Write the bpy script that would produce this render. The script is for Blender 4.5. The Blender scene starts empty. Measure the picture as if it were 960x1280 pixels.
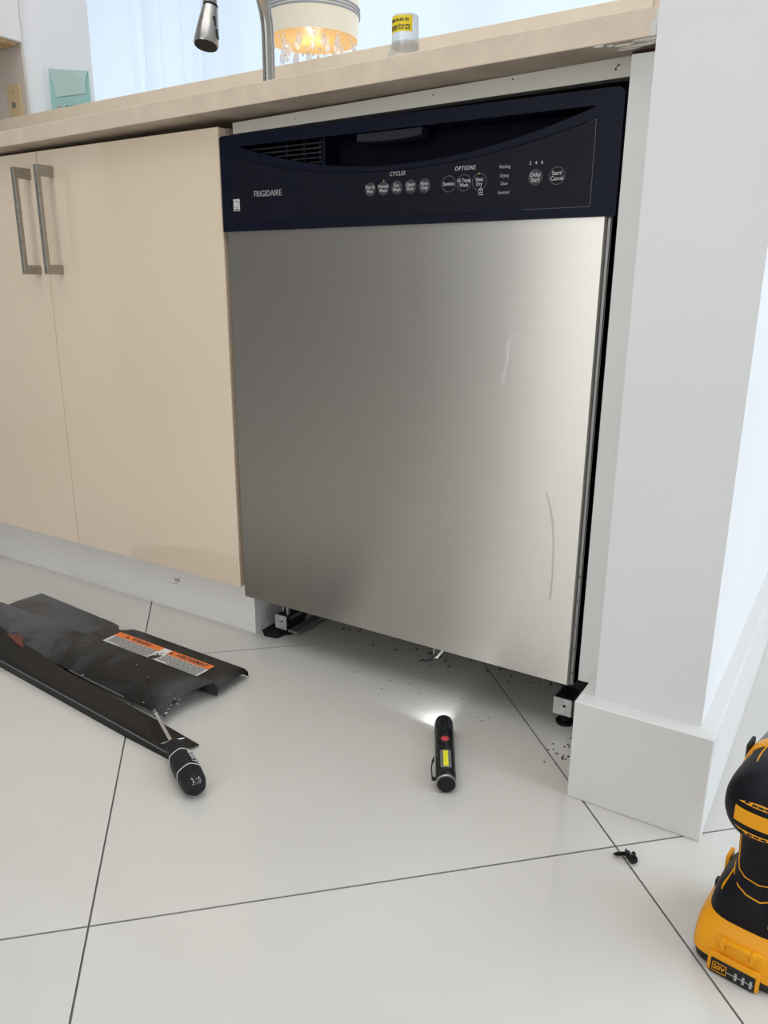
import bpy, bmesh, math, random
from mathutils import Vector, Matrix
random.seed(7)
S = bpy.context.scene
COL = S.collection
PI = math.pi

# ------------------------------------------------------------------ camera
cam = bpy.data.objects.new('camera', bpy.data.cameras.new('camera'))
COL.objects.link(cam)
cam.data.sensor_fit = 'VERTICAL'
cam.data.sensor_height = 36.0
cam.data.lens = 962.56 / 1280.0 * 36.0
cam.data.clip_start = 0.02
right = Vector((0.84729394, 0.53107908, 0.00692755))
down = Vector((0.1541499, -0.23341017, -0.96008203))
fwd = Vector((-0.50826252, 0.81453957, -0.27963281))
rm = Matrix((right, -down, -fwd)).transposed()
cam.matrix_world = Matrix.Translation((0.87837, -0.93851, 0.60736)) @ rm.to_4x4()
S.camera = cam

# ------------------------------------------------------------------ world and light
S.view_settings.view_transform = 'Standard'
S.view_settings.look = 'None'
S.view_settings.gamma = 1.0
S.view_settings.exposure = 0.13
w = bpy.data.worlds.new('sky'); S.world = w; w.use_nodes = True
w.node_tree.nodes['Background'].inputs[0].default_value = (0.80, 0.90, 1.0, 1)
w.node_tree.nodes['Background'].inputs[1].default_value = 1.0

def area(name, loc, target, sx, sy, power, col=(1, 1, 1)):
    l = bpy.data.lights.new(name, 'AREA'); l.shape = 'RECTANGLE'
    l.size = sx; l.size_y = sy; l.energy = power; l.color = col
    o = bpy.data.objects.new(name, l); COL.objects.link(o)
    o.location = loc
    o.rotation_euler = (Vector(target) - Vector(loc)).to_track_quat('-Z', 'Y').to_euler()
    return o
area('daylight_side_window', (3.35, 0.6, 1.35), (0.5, 0.3, 0.6), 3.2, 2.2, 75, (0.93, 0.97, 1.0))
area('daylight_far_window', (-2.6, 5.6, 1.8), (-2.6, 0, 1.6), 8.5, 3.4, 125, (0.88, 0.945, 1.0))
area('rear_fill_light', (0.15, -3.75, 1.2), (0.3, 0, 0.9), 2.1, 2.2, 22, (1.0, 0.945, 0.85))  # added frontal fill from behind the camera, outside the rear wall opening
area('overhead_fill', (0.3, -0.48, 2.57), (0.3, -0.48, 0), 2.4, 2.2, 25, (1.0, 0.98, 0.945))  # added broad overhead light without a fixture, sized for the soft floor gradient

# ------------------------------------------------------------------ materials
def mat(name, col, rough=0.5, metal=0.0, spec=0.5, **kw):
    m = bpy.data.materials.new(name); m.use_nodes = True
    b = m.node_tree.nodes['Principled BSDF']
    b.inputs['Base Color'].default_value = (*col, 1)
    b.inputs['Roughness'].default_value = rough
    b.inputs['Metallic'].default_value = metal
    b.inputs['Specular IOR Level'].default_value = spec
    for k, v in kw.items(): b.inputs[k.replace('_', ' ')].default_value = v
    return m

def mottled(name, c1, c2, scale, rough=0.5, bump=0.0, metal=0.0, spec=0.5, stretch=(1, 1, 1), rr=None, detail=4.0, lo=0.35, hi=0.65):
    """two-tone noise colour, optional noisy roughness and bump"""
    m = mat(name, c1, rough, metal, spec); nt = m.node_tree; b = nt.nodes['Principled BSDF']
    tc = nt.nodes.new('ShaderNodeTexCoord'); mp = nt.nodes.new('ShaderNodeMapping'); mp.inputs['Scale'].default_value = stretch
    nz = nt.nodes.new('ShaderNodeTexNoise'); nz.inputs['Scale'].default_value = scale; nz.inputs['Detail'].default_value = detail
    cr = nt.nodes.new('ShaderNodeValToRGB')
    cr.color_ramp.elements[0].position = lo; cr.color_ramp.elements[1].position = hi
    cr.color_ramp.elements[0].color = (*c1, 1); cr.color_ramp.elements[1].color = (*c2, 1)
    L = nt.links.new
    L(tc.outputs['Object'], mp.inputs['Vector']); L(mp.outputs[0], nz.inputs['Vector']); L(nz.outputs['Fac'], cr.inputs['Fac']); L(cr.outputs[0], b.inputs['Base Color'])
    if rr:
        mr = nt.nodes.new('ShaderNodeMapRange'); mr.inputs['To Min'].default_value = rr[0]; mr.inputs['To Max'].default_value = rr[1]
        mr.inputs['From Min'].default_value = 0.3; mr.inputs['From Max'].default_value = 0.7
        L(nz.outputs['Fac'], mr.inputs['Value']); L(mr.outputs[0], b.inputs['Roughness'])
    if bump:
        bp = nt.nodes.new('ShaderNodeBump'); bp.inputs['Strength'].default_value = bump; bp.inputs['Distance'].default_value = 0.002
        L(nz.outputs['Fac'], bp.inputs['Height']); L(bp.outputs[0], b.inputs['Normal'])
    return m

M = {}
M['paint'] = mottled('white_wall_paint', (0.745, 0.745, 0.755), (0.775, 0.775, 0.78), 3.0, 0.55, 0.05)
M['paint2'] = mottled('bright_wall_paint', (0.86, 0.86, 0.88), (0.88, 0.88, 0.90), 3.0, 0.55)
M['trim'] = mottled('white_trim_paint', (0.705, 0.70, 0.69), (0.735, 0.73, 0.72), 5.0, 0.4, 0.04)
M['grey_wall'] = mottled('warm_grey_wall_paint', (0.62, 0.57, 0.53), (0.68, 0.63, 0.59), 4.0, 0.6)
M['ceiling'] = mat('ceiling_paint', (0.85, 0.85, 0.85), 0.8)
M['tile'] = mottled('polished_greige_tile', (0.605, 0.585, 0.545), (0.645, 0.625, 0.585), 2.2, 0.2, 0.0, spec=0.5, rr=(0.09, 0.16))
M['grout'] = mottled('grey_grout', (0.34, 0.33, 0.31), (0.44, 0.43, 0.40), 60, 0.9)
M['cream'] = mottled('cream_gloss_door', (0.85, 0.705, 0.54), (0.88, 0.735, 0.57), 1.8, 0.09, spec=0.6, rr=(0.05, 0.10))
M['cream'].node_tree.nodes['Principled BSDF'].inputs['Coat Weight'].default_value = 0.8
M['cream'].node_tree.nodes['Principled BSDF'].inputs['Coat Roughness'].default_value = 0.04
M['edge'] = mat('tan_edge_band', (0.45, 0.36, 0.27), 0.4)
M['counter'] = mottled('beige_quartz', (0.69, 0.57, 0.455), (0.76, 0.63, 0.505), 30, 0.35, 0.02)
M['splash'] = mottled('lit_beige_quartz', (0.84, 0.745, 0.60), (0.88, 0.785, 0.64), 20, 0.4)  # same quartz made paler: the brighter light on the backsplash is painted in
M['raw'] = mottled('raw_counter_underside', (0.46, 0.37, 0.29), (0.60, 0.50, 0.41), 14, 0.8, 0.1)
M['kick'] = mottled('grey_melamine', (0.84, 0.82, 0.81), (0.88, 0.86, 0.85), 5, 0.5)
M['strip'] = mottled('off_white_strip', (0.82, 0.79, 0.71), (0.87, 0.84, 0.76), 12, 0.6)
M['nickel'] = mottled('brushed_nickel', (0.36, 0.335, 0.305), (0.44, 0.41, 0.375), 40, 0.38, metal=1.0, stretch=(1, 1, 8))
M['steel'] = mottled('satin_steel', (0.43, 0.42, 0.405), (0.52, 0.51, 0.495), 60, 0.27, metal=1.0, stretch=(4, 4, .4))
M['zinc'] = mottled('galvanised_steel', (0.55, 0.56, 0.56), (0.68, 0.69, 0.69), 120, 0.42, metal=0.8)
M['dull'] = mat('dull_zinc', (0.30, 0.30, 0.30), 0.5, 0.7)
M['chrome'] = mat('chrome', (0.82, 0.82, 0.82), 0.15, 1.0)
M['navy'] = mat('navy_black_plastic', (0.0040, 0.0055, 0.0170), 0.42, spec=0.13)
M['overlay'] = mat('charcoal_overlay', (0.0058, 0.0068, 0.0140), 0.42, spec=0.14)
M['pocket'] = mat('pocket_black', (0.003, 0.0035, 0.010), 0.6, spec=0.08)
M['button'] = mat('button_grey', (0.045, 0.047, 0.055), 0.5, spec=0.3)
M['latch'] = mat('latch_charcoal', (0.017, 0.019, 0.027), 0.5, spec=0.2)
M['ink'] = mat('white_ink', (0.62, 0.62, 0.62), 0.5)
M['ink_dim'] = mat('grey_ink', (0.42, 0.42, 0.42), 0.5)
M['line_ink'] = mat('faint_grey_line', (0.16, 0.16, 0.165), 0.5)
M['led'] = mat('yellow_led', (0.55, 0.50, 0.08), 0.4)
M['black'] = mat('black_plastic', (0.010, 0.010, 0.011), 0.36, spec=0.3)
M['rubber'] = mottled('black_rubber', (0.009, 0.009, 0.011), (0.013, 0.013, 0.015), 90, 0.55, 0.05, spec=0.28)
M['dark'] = mat('dark_cavity', (0.010, 0.010, 0.010), 0.8)
M['rust'] = mottled('old_wood_edge', (0.06, 0.02, 0.02), (0.10, 0.05, 0.04), 30, 0.8)
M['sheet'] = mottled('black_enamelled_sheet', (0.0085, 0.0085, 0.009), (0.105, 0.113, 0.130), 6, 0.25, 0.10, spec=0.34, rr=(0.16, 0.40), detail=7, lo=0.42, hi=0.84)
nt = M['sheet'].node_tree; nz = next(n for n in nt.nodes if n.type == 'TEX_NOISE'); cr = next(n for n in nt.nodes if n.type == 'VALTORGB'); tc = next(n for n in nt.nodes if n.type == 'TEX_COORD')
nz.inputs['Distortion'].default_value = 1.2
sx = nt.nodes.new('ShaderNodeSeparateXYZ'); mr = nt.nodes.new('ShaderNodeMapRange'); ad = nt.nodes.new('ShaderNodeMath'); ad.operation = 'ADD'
mr.inputs['From Min'].default_value = 0.12; mr.inputs['From Max'].default_value = -0.22; mr.inputs['To Min'].default_value = -0.08; mr.inputs['To Max'].default_value = 0.20  # blue-grey ceiling sheen painted into the sheet colour, stronger to the left
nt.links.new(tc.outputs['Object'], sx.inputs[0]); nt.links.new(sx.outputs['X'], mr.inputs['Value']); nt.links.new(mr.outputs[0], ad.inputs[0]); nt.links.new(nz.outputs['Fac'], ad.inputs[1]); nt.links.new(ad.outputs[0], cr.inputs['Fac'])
M['bar'] = mottled('satin_black_bar', (0.010, 0.0095, 0.009), (0.014, 0.0135, 0.013), 10, 0.36, rr=(0.3, 0.42), spec=0.22)
M['scuff'] = mat('scraped_bare_metal', (0.55, 0.55, 0.55), 0.4, 0.6)
M['orange'] = mat('orange_print', (0.85, 0.20, 0.035), 0.45)
M['white'] = mat('white_print', (0.74, 0.73, 0.70), 0.5)
M['print'] = mat('black_print', (0.03, 0.03, 0.03), 0.6)
M['red'] = mat('dull_red', (0.13, 0.030, 0.022), 0.5)
M['yellow'] = mottled('tool_yellow', (0.82, 0.335, 0.006), (0.87, 0.37, 0.010), 20, 0.4, spec=0.25)
M['grip'] = mottled('overmould_black', (0.005, 0.005, 0.008), (0.008, 0.008, 0.012), 160, 0.5, 0.06, spec=0.15)
M['grey_plastic'] = mat('grey_plastic', (0.15, 0.15, 0.16), 0.45)
M['cob'] = mat('yellow_phosphor', (0.85, 0.78, 0.03), 0.4)
M['plate'] = mat('ivory_plate', (0.66, 0.52, 0.30), 0.4)
M['wood'] = mottled('tan_wood', (0.50, 0.31, 0.15), (0.60, 0.40, 0.22), 8, 0.5, stretch=(1, 8, 1))
M['lacquer'] = mat('white_lacquer', (0.85, 0.85, 0.86), 0.3)
M['teal'] = mottled('teal_paper', (0.36, 0.64, 0.60), (0.40, 0.68, 0.64), 9, 0.55)
M['teal2'] = mottled('pale_teal_paper', (0.52, 0.72, 0.70), (0.56, 0.76, 0.74), 9, 0.5)
M['sticker_y'] = mat('yellow_sticker', (0.90, 0.74, 0.03), 0.4)
M['brown'] = mottled('damp_brown_debris', (0.05, 0.032, 0.022), (0.13, 0.10, 0.075), 60, 0.9)
M['band'] = mat('grey_shade_band', (0.50, 0.49, 0.52), 0.5)
M['taupe'] = mat('taupe_block', (0.36, 0.355, 0.35), 0.5)
M['drip'] = mat('dried_water_mark', (0.62, 0.60, 0.57), 0.5, 0.55)

def emis(name, col, s):
    m = mat(name, col, 0.4); b = m.node_tree.nodes['Principled BSDF']
    b.inputs['Emission Color'].default_value = (*col, 1); b.inputs['Emission Strength'].default_value = s
    return m
M['shade'] = emis('cream_lit_lampshade', (0.80, 0.70, 0.54), 0.32)
M['amber'] = emis('amber_lit_diffuser', (0.80, 0.43, 0.10), 0.52)
M['lens'] = emis('flashlight_lens', (0.9, 0.96, 1.0), 3)
M['red_button'] = mat('red_rubber_button', (0.55, 0.05, 0.07), 0.4)

def glassy(name, col, gloss=0.12, rough=0.05, milk=0.0):
    m = bpy.data.materials.new(name); m.use_nodes = True; nt = m.node_tree; nt.nodes.clear()
    out = nt.nodes.new('ShaderNodeOutputMaterial'); t = nt.nodes.new('ShaderNodeBsdfTransparent'); g = nt.nodes.new('ShaderNodeBsdfGlossy')
    t.inputs[0].default_value = (*col, 1); g.inputs['Roughness'].default_value = rough
    lw = nt.nodes.new('ShaderNodeLayerWeight'); lw.inputs[0].default_value = 0.35
    ad = nt.nodes.new('ShaderNodeMath'); ad.operation = 'MULTIPLY_ADD'; ad.inputs[1].default_value = 0.5; ad.inputs[2].default_value = gloss
    mx = nt.nodes.new('ShaderNodeMixShader'); L = nt.links.new
    L(lw.outputs['Facing'], ad.inputs[0]); L(ad.outputs[0], mx.inputs[0]); L(t.outputs[0], mx.inputs[1]); L(g.outputs[0], mx.inputs[2])
    if milk:
        d = nt.nodes.new('ShaderNodeBsdfTranslucent' if name == 'cut_crystal' else 'ShaderNodeBsdfDiffuse'); d.inputs[0].default_value = (0.95, 0.95, 0.95, 1)
        m2 = nt.nodes.new('ShaderNodeMixShader'); m2.inputs[0].default_value = milk
        L(mx.outputs[0], m2.inputs[1]); L(d.outputs[0], m2.inputs[2]); L(m2.outputs[0], out.inputs[0])
    else: L(mx.outputs[0], out.inputs[0])
    return m
M['glass'] = glassy('window_glass', (0.96, 0.98, 1.0), 0.03)
M['clear'] = glassy('clear_plastic', (0.93, 0.94, 0.94), 0.06, 0.1, 0.16)
M['crystal'] = glassy('cut_crystal', (0.98, 0.98, 0.99), 0.03, 0.02, 0.42)

def sheer():
    m = bpy.data.materials.new('sheer_curtain_voile'); m.use_nodes = True; nt = m.node_tree; nt.nodes.clear()
    out = nt.nodes.new('ShaderNodeOutputMaterial'); t = nt.nodes.new('ShaderNodeBsdfTranslucent'); d = nt.nodes.new('ShaderNodeBsdfDiffuse'); x = nt.nodes.new('ShaderNodeBsdfTransparent')
    t.inputs[0].default_value = (0.91, 0.94, 0.965, 1); d.inputs[0].default_value = (0.91, 0.94, 0.965, 1)
    a = nt.nodes.new('ShaderNodeMixShader'); a.inputs[0].default_value = 0.5
    b = nt.nodes.new('ShaderNodeMixShader'); b.inputs[0].default_value = 0.06
    L = nt.links.new
    L(t.outputs[0], a.inputs[1]); L(d.outputs[0], a.inputs[2]); L(a.outputs[0], b.inputs[1]); L(x.outputs[0], b.inputs[2]); L(b.outputs[0], out.inputs[0])
    return m
M['sheer'] = sheer()

def stainless():
    m = mottled('brushed_stainless', (0.552, 0.532, 0.497), (0.566, 0.546, 0.510), 3.0, 0.34, metal=1.0, stretch=(.6, 1, 90), detail=6)
    m.node_tree.nodes['Principled BSDF'].inputs['Roughness'].default_value = 0.32
    nt = m.node_tree; b = nt.nodes['Principled BSDF']
    tg = nt.nodes.new('ShaderNodeTangent'); tg.direction_type = 'UV_MAP'; tg.uv_map = 'UVMap'
    nt.links.new(tg.outputs[0], b.inputs['Tangent'])
    b.inputs['Anisotropic'].default_value = 0.9; b.inputs['Anisotropic Rotation'].default_value = 0.25
    return m
M['stainless'] = stainless()

# ------------------------------------------------------------------ mesh helpers
def bm_new(): return bmesh.new()

def box(bm, lo, hi, bev=0.0, seg=2):
    x0, y0, z0 = lo; x1, y1, z1 = hi
    v = [bm.verts.new(p) for p in ((x0, y0, z0), (x1, y0, z0), (x1, y1, z0), (x0, y1, z0), (x0, y0, z1), (x1, y0, z1), (x1, y1, z1), (x0, y1, z1))]
    f = [bm.faces.new([v[i] for i in q]) for q in ((0, 3, 2, 1), (4, 5, 6, 7), (0, 1, 5, 4), (1, 2, 6, 5), (2, 3, 7, 6), (3, 0, 4, 7))]
    if bev:
        es = list({e for q in f for e in q.edges})
        bmesh.ops.bevel(bm, geom=es, offset=bev, segments=seg, affect='EDGES', profile=0.5)
    return v

def hexa(bm, pts):
    """8 corners: bottom 4 counter-clockwise, top 4"""
    v = [bm.verts.new(p) for p in pts]
    for q in ((0, 3, 2, 1), (4, 5, 6, 7), (0, 1, 5, 4), (1, 2, 6, 5), (2, 3, 7, 6), (3, 0, 4, 7)): bm.faces.new([v[i] for i in q])
    return v

def loft(bm, rings, caps=True, closed=True):
    vs = [[bm.verts.new(p) for p in r] for r in rings]
    n = len(vs[0])
    for a, b in zip(vs, vs[1:]):
        for i in range(n if closed else n - 1):
            j = (i + 1) % n
            bm.faces.new((a[i], a[j], b[j], b[i]))
    if caps and closed:
        bm.faces.new(list(reversed(vs[0]))); bm.faces.new(vs[-1])
    return vs

def frame_of(d):
    d = d.normalized(); a = Vector((0, 0, 1)) if abs(d.z) < 0.9 else Vector((1, 0, 0))
    u = d.cross(a).normalized(); return u, d.cross(u).normalized()

def tube(bm, pts, r, n=10, caps=True):
    pts = [Vector(p) for p in pts]; rings = []
    for i, p in enumerate(pts):
        d = (pts[min(i + 1, len(pts) - 1)] - pts[max(i - 1, 0)])
        if i == 0: u, v = frame_of(d)
        else:
            dn = d.normalized(); u = (u - dn * u.dot(dn)).normalized(); v = dn.cross(u)
        rr = r[i] if isinstance(r, (list, tuple)) else r
        rings.append([p + (u * math.cos(2 * PI * k / n) + v * math.sin(2 * PI * k / n)) * rr for k in range(n)])
    return loft(bm, rings, caps)

def lathe(bm, prof, axis='z', n=32, c=(0, 0, 0), caps=True):
    """prof: (along, radius) pairs"""
    c = Vector(c); rings = []
    for h, r in prof:
        ring = []
        for k in range(n):
            a = 2 * PI * k / n; p, q = r * math.cos(a), r * math.sin(a)
            ring.append(c + (Vector((p, q, h)) if axis == 'z' else Vector((h, p, q)) if axis == 'x' else Vector((q, h, p))))
        rings.append(ring)
    return loft(bm, rings, caps)

def sup(rx, ry, n=2.5, k=32):
    out = []
    for i in range(k):
        a = 2 * PI * i / k; c, s = math.cos(a), math.sin(a)
        out.append((rx * math.copysign(abs(c) ** (2 / n), c), ry * math.copysign(abs(s) ** (2 / n), s)))
    return out

def prism(bm, poly, y0, y1, holes=()):
    """polygon in x,z extruded along y from y0 (front) to y1, with optional holes"""
    loops = [poly] + list(holes); fr = []; bk = []
    for lp in loops:
        a = [bm.verts.new((x, y0, z)) for x, z in lp]; b = [bm.verts.new((x, y1, z)) for x, z in lp]
        n = len(lp)
        for i in range(n):
            j = (i + 1) % n; bm.faces.new((a[i], a[j], b[j], b[i]))
        fr.append(a); bk.append(b)
    if not holes:
        bm.faces.new(fr[0]); bm.faces.new(list(reversed(bk[0])))
    else:
        for side in (fr, bk):
            es = []
            for lp in side:
                for i in range(len(lp)): es.append(bm.edges.get((lp[i], lp[(i + 1) % len(lp)])))
            bmesh.ops.triangle_fill(bm, use_beauty=True, use_dissolve=False, edges=es)

def put(name, bm, m, parent=None, smooth=None, world=True, uv=False, bevel=0.0):
    """link the bmesh as one mesh object; world=True: vertices are in world space, moved into the thing's frame"""
    bmesh.ops.recalc_face_normals(bm, faces=bm.faces)
    if uv:
        l = bm.loops.layers.uv.new('UVMap')
        for f in bm.faces:
            for lp in f.loops: lp[l].uv = (lp.vert.co.x, lp.vert.co.z)
    me = bpy.data.meshes.new(name); bm.to_mesh(me); bm.free()
    if m is not None: me.materials.append(m)
    o = bpy.data.objects.new(name, me); COL.objects.link(o)
    if parent is not None:
        o.parent = parent
        if world:
            off = Vector((0, 0, 0)); p = parent
            while p is not None: off += p.location; p = p.parent
            me.transform(Matrix.Translation(-off))
    if smooth is not None:
        for p in me.polygons: p.use_smooth = True
        me.set_sharp_from_angle(angle=math.radians(smooth))
    if bevel:
        b = o.modifiers.new('bevel', 'BEVEL'); b.width = bevel; b.segments = 2; b.limit_method = 'ANGLE'; b.angle_limit = math.radians(40)
    return o

def tag(o, label, cat=None, group=None, kind=None):
    o['label'] = label
    if cat: o['category'] = cat
    if group: o['group'] = group
    if kind: o['kind'] = kind
    return o

def thing(name, label, cat, loc=(0, 0, 0), rot=(0, 0, 0), group=None):
    o = bpy.data.objects.new(name, None); COL.objects.link(o); o.location = loc; o.rotation_euler = rot
    o.empty_display_size = 0.05
    return tag(o, label, cat, group)

def struct(name, bm, m, label, parent=None, **kw):
    o = put(name, bm, m, parent, **kw); tag(o, label, None, None, 'structure'); return o

def text(body, size, matrix, m, parent, name='lettering', align='CENTER', depth=0.00015, shear=0.0, bold=0.0, world=True, spacing=1.0, squash=1.0, bend=None):
    cu = bpy.data.curves.new(name, 'FONT'); cu.body = body; cu.size = size; cu.align_x = align; cu.align_y = 'CENTER'
    cu.extrude = depth; cu.resolution_u = 2; cu.shear = shear; cu.offset = bold; cu.space_character = spacing; cu.space_line = 0.85
    t = bpy.data.objects.new(name, cu); COL.objects.link(t)
    dg = bpy.context.evaluated_depsgraph_get()
    me = bpy.data.meshes.new_from_object(t.evaluated_get(dg)); bpy.data.objects.remove(t); bpy.data.curves.remove(cu)
    me.name = name; me.materials.clear(); me.materials.append(m)
    me.transform(Matrix.Diagonal((squash, 1, 1, 1)))
    if bend:
        for v in me.vertices: v.co = bend(v.co)
    else: me.transform(matrix)
    o = bpy.data.objects.new(name, me); COL.objects.link(o); o.parent = parent
    if world:
        off = Vector((0, 0, 0)); p = parent
        while p is not None: off += p.location; p = p.parent
        me.transform(Matrix.Translation(-off))
    return o

def facing_front(x, y, z, roll=0.0):
    return Matrix.Translation((x, y, z)) @ Matrix.Rotation(PI / 2, 4, 'X') @ Matrix.Rotation(roll, 4, 'Z')

# ================================================================== SETTING
# floor: grout bed with tiles laid on the diagonal
bm = bm_new(); box(bm, (-6.2, -3.6, -0.05), (3.3, 4.5, -0.0045))
floor = struct('floor', bm, M['grout'], 'polished greige porcelain tile floor with thin dark grout lines')
th, tw, tl = 0.7697, 0.5671, 0.5816
O = Vector((0.308, -0.5697, 0)); U = Vector((math.cos(th), math.sin(th), 0)); V = Vector((-math.sin(th), math.cos(th), 0))
bm = bm_new(); box(bm, (0.0011, 0.0011, -0.009), (tw - 0.0011, tl - 0.0011, 0.0))
first = put('tile', bm, M['tile'], None)
tmesh = first.data; tmesh.materials.append(M['grout'])
for p in tmesh.polygons:
    if p.normal.z < 0.5: p.material_index = 1
bpy.data.objects.remove(first)
for i in range(-16, 16):
    for j in range(-16, 16):
        c = O + U * (i + .5) * tw + V * (j + .5) * tl
        if -2.75 < c.x < 3.1 and -3.4 < c.y < 1.0 or 0.3 < c.x < 3.1 and 1.0 <= c.y < 4.2:
            o = bpy.data.objects.new('tile', tmesh); COL.objects.link(o); o.parent = floor
            o.location = O + U * i * tw + V * j * tl; o.rotation_euler = (0, 0, th)

bm = bm_new(); box(bm, (-6.2, -3.6, 2.6), (3.3, 0.86, 2.68)); box(bm, (-6.2, 0.86, 3.5), (3.3, 4.5, 3.58)); box(bm, (-6.2, 0.80, 2.68), (3.3, 0.86, 3.5))
struct('ceiling', bm, M['ceiling'], 'plain white ceiling above the frame')
bm = bm_new(); pts_ = [(-0.0002, 0.0475), (0.0205, 0.0300), (0.0470, 0.0340), (0.0560, 0.0900), (0.0200, 0.1600), (0.0002, 0.160)]
v0 = [bm.verts.new((x, y, 0.0003)) for x, y in pts_]; v1 = [bm.verts.new((x, y, -.001)) for x, y in pts_]
bm.faces.new(v0)
for i in range(6): bm.faces.new((v0[i], v0[(i + 1) % 6], v1[(i + 1) % 6], v1[i]))
put('broken_tile_gap', bm, M['dark'], floor)
# back wall with pass-through opening above the backsplash
bm = bm_new()
box(bm, (-2.42, 0.62, 0), (0.64, 0.86, 1.062)); box(bm, (-2.42, 0.62, 1.062), (-1.33, 0.86, 2.6)); box(bm, (-1.33, 0.62, 2.2), (0.64, 0.86, 2.6))
struct('wall_back', bm, M['paint2'], 'white wall with deep pass-through opening above the backsplash')
# warm grey plaster panel of the back wall beside the opening
bm = bm_new(); box(bm, (-2.42, 0.612, 1.0), (-1.322, 0.62, 2.6))
struct('wall_kitchen', bm, M['grey_wall'], 'warm grey wall piece carrying the ivory switch plate')
bm = bm_new(); box(bm, (-2.5, -3.2, 0), (-2.42, 0.86, 2.6)); struct('wall_left', bm, M['paint'], 'white side wall beyond the cream cabinets')
bm = bm_new(); box(bm, (0.655, -0.0945, 0), (0.777, 0.86, 2.6)); struct('wall_right', bm, M['paint'], 'white wall end beside the dishwasher')
bm = bm_new(); box(bm, (0.6373, -0.1165, 0), (0.7945, 0.86, 0.1324), 0.001, 1)
struct('baseboard_right', bm, M['trim'], 'tall white baseboard block round the white wall end')
bm = bm_new(); hexa(bm, [(0.6065, -0.004, 0.1), (0.6545, -0.004, 0.1), (0.6545, 0.016, 0.1), (0.6065, 0.016, 0.1), (0.6065, -0.004, 0.851), (0.6545, -0.004, 0.8505), (0.6545, 0.016, 0.8505), (0.6065, 0.016, 0.851)])
struct('trim_1', bm, M['trim'], 'white filler panel between dishwasher and wall end')
bm = bm_new(); hexa(bm, [(-0.0005, 0.028, 0.830), (0.6005, 0.028, 0.8375), (0.6005, 0.044, 0.8375), (-0.0005, 0.044, 0.830), (-0.0005, 0.028, 0.8455), (0.6005, 0.028, 0.8585), (0.6005, 0.044, 0.8585), (-0.0005, 0.044, 0.8455)])
st = struct('trim_2', bm, M['strip'], 'off-white strip under the counter above the dishwasher')
for k, (x, z, r) in enumerate(((0.5835, 0.8505, .0012), (0.5805, 0.8465, .0013), (0.5815, 0.849, .0009), (0.345, 0.846, .0008), (0.12, 0.8395, .0008), (0.455, 0.851, .001))):
    bm = bm_new(); lathe(bm, ((0.0, r), (0.001, r * .9)), 'y', 8, (x, 0.0272, z)); put('speck', bm, M['print'], st)
bm = bm_new(); box(bm, (0.6020, 0.012, 0.852), (0.6548, 0.05, 0.862)); struct('trim_3', bm, M['rust'], 'dark reddish wood edge in the gap under the counter end')
# far room
bm = bm_new(); box(bm, (-6.2, 4.2, 0), (3.3, 4.36, 0.35)); box(bm, (-6.2, 4.2, 3.3), (3.3, 4.36, 3.5)); box(bm, (-6.2, 4.2, 0.35), (-5.9, 4.36, 3.3)); box(bm, (0.6, 4.2, 0.35), (3.3, 4.36, 3.3))
struct('wall_far', bm, M['paint'], 'bright white wall of the room beyond, with a wide window')
bm = bm_new()
for x in (-5.9, -3.75, -1.6, 0.54): box(bm, (x, 4.25, 0.35), (x + 0.06, 4.31, 3.3))
box(bm, (-5.84, 4.25, 0.35), (0.54, 4.31, 0.41)); box(bm, (-5.84, 4.25, 3.24), (0.54, 4.31, 3.3))
win = struct('window_1', bm, M['lacquer'], 'wide window of the room beyond behind sheer curtains')
for x in (-5.84, -3.69, -1.54):
    bm = bm_new(); box(bm, (x, 4.277, 0.41), (x + 2.08, 4.283, 3.24)); put('pane', bm, M['glass'], win)
bm = bm_new(); box(bm, (-6.2, 0.86, 0), (-6.1, 4.2, 3.5)); struct('wall_dining', bm, M['paint'], 'white end wall of the room beyond')
# side wall with large window out of frame, from where the daylight comes
bm = bm_new(); box(bm, (3.1, -3.6, 0), (3.2, -1.0, 2.6)); box(bm, (3.1, 2.2, 0), (3.2, 4.2, 2.6)); box(bm, (3.1, 0.86, 2.6), (3.2, 4.2, 3.5)); box(bm, (3.1, -1.0, 2.4), (3.2, 2.2, 2.6)); box(bm, (3.1, -1.0, 0), (3.2, 2.2, 0.1))
struct('wall_side', bm, M['paint'], 'white side wall outside the frame')
bm = bm_new()
for y in (-1.0, 0.57, 2.14): box(bm, (3.13, y, 0.1), (3.18, y + .06, 2.4))
box(bm, (3.13, -0.94, 0.1), (3.18, 2.14, 0.16)); box(bm, (3.13, -0.94, 2.34), (3.18, 2.14, 2.4))
win2 = struct('window_2', bm, M['lacquer'], 'tall side window outside the frame')
for y in (-0.94, 0.63):
    bm = bm_new(); box(bm, (3.152, y, 0.16), (3.158, y + 1.51, 2.34)); put('pane', bm, M['glass'], win2)
bm = bm_new(); box(bm, (-2.5, -3.6, 0), (-0.92, -3.5, 2.6)); box(bm, (1.25, -3.6, 0), (3.2, -3.5, 2.6)); box(bm, (-0.92, -3.6, 2.3), (1.25, -3.5, 2.6)); struct('wall_rear', bm, M['paint'], 'white rear wall behind the viewpoint')
bm = bm_new(); box(bm, (-2.40, -2.5, 0), (-0.53, -1.75, 2.3), 0.003); struct('wall_reflect_block', bm, M['taupe'], 'dark taupe block behind the viewpoint, added to darken the steel door reflection')  # unseen block, added so the left of the steel door reflects darker

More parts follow.
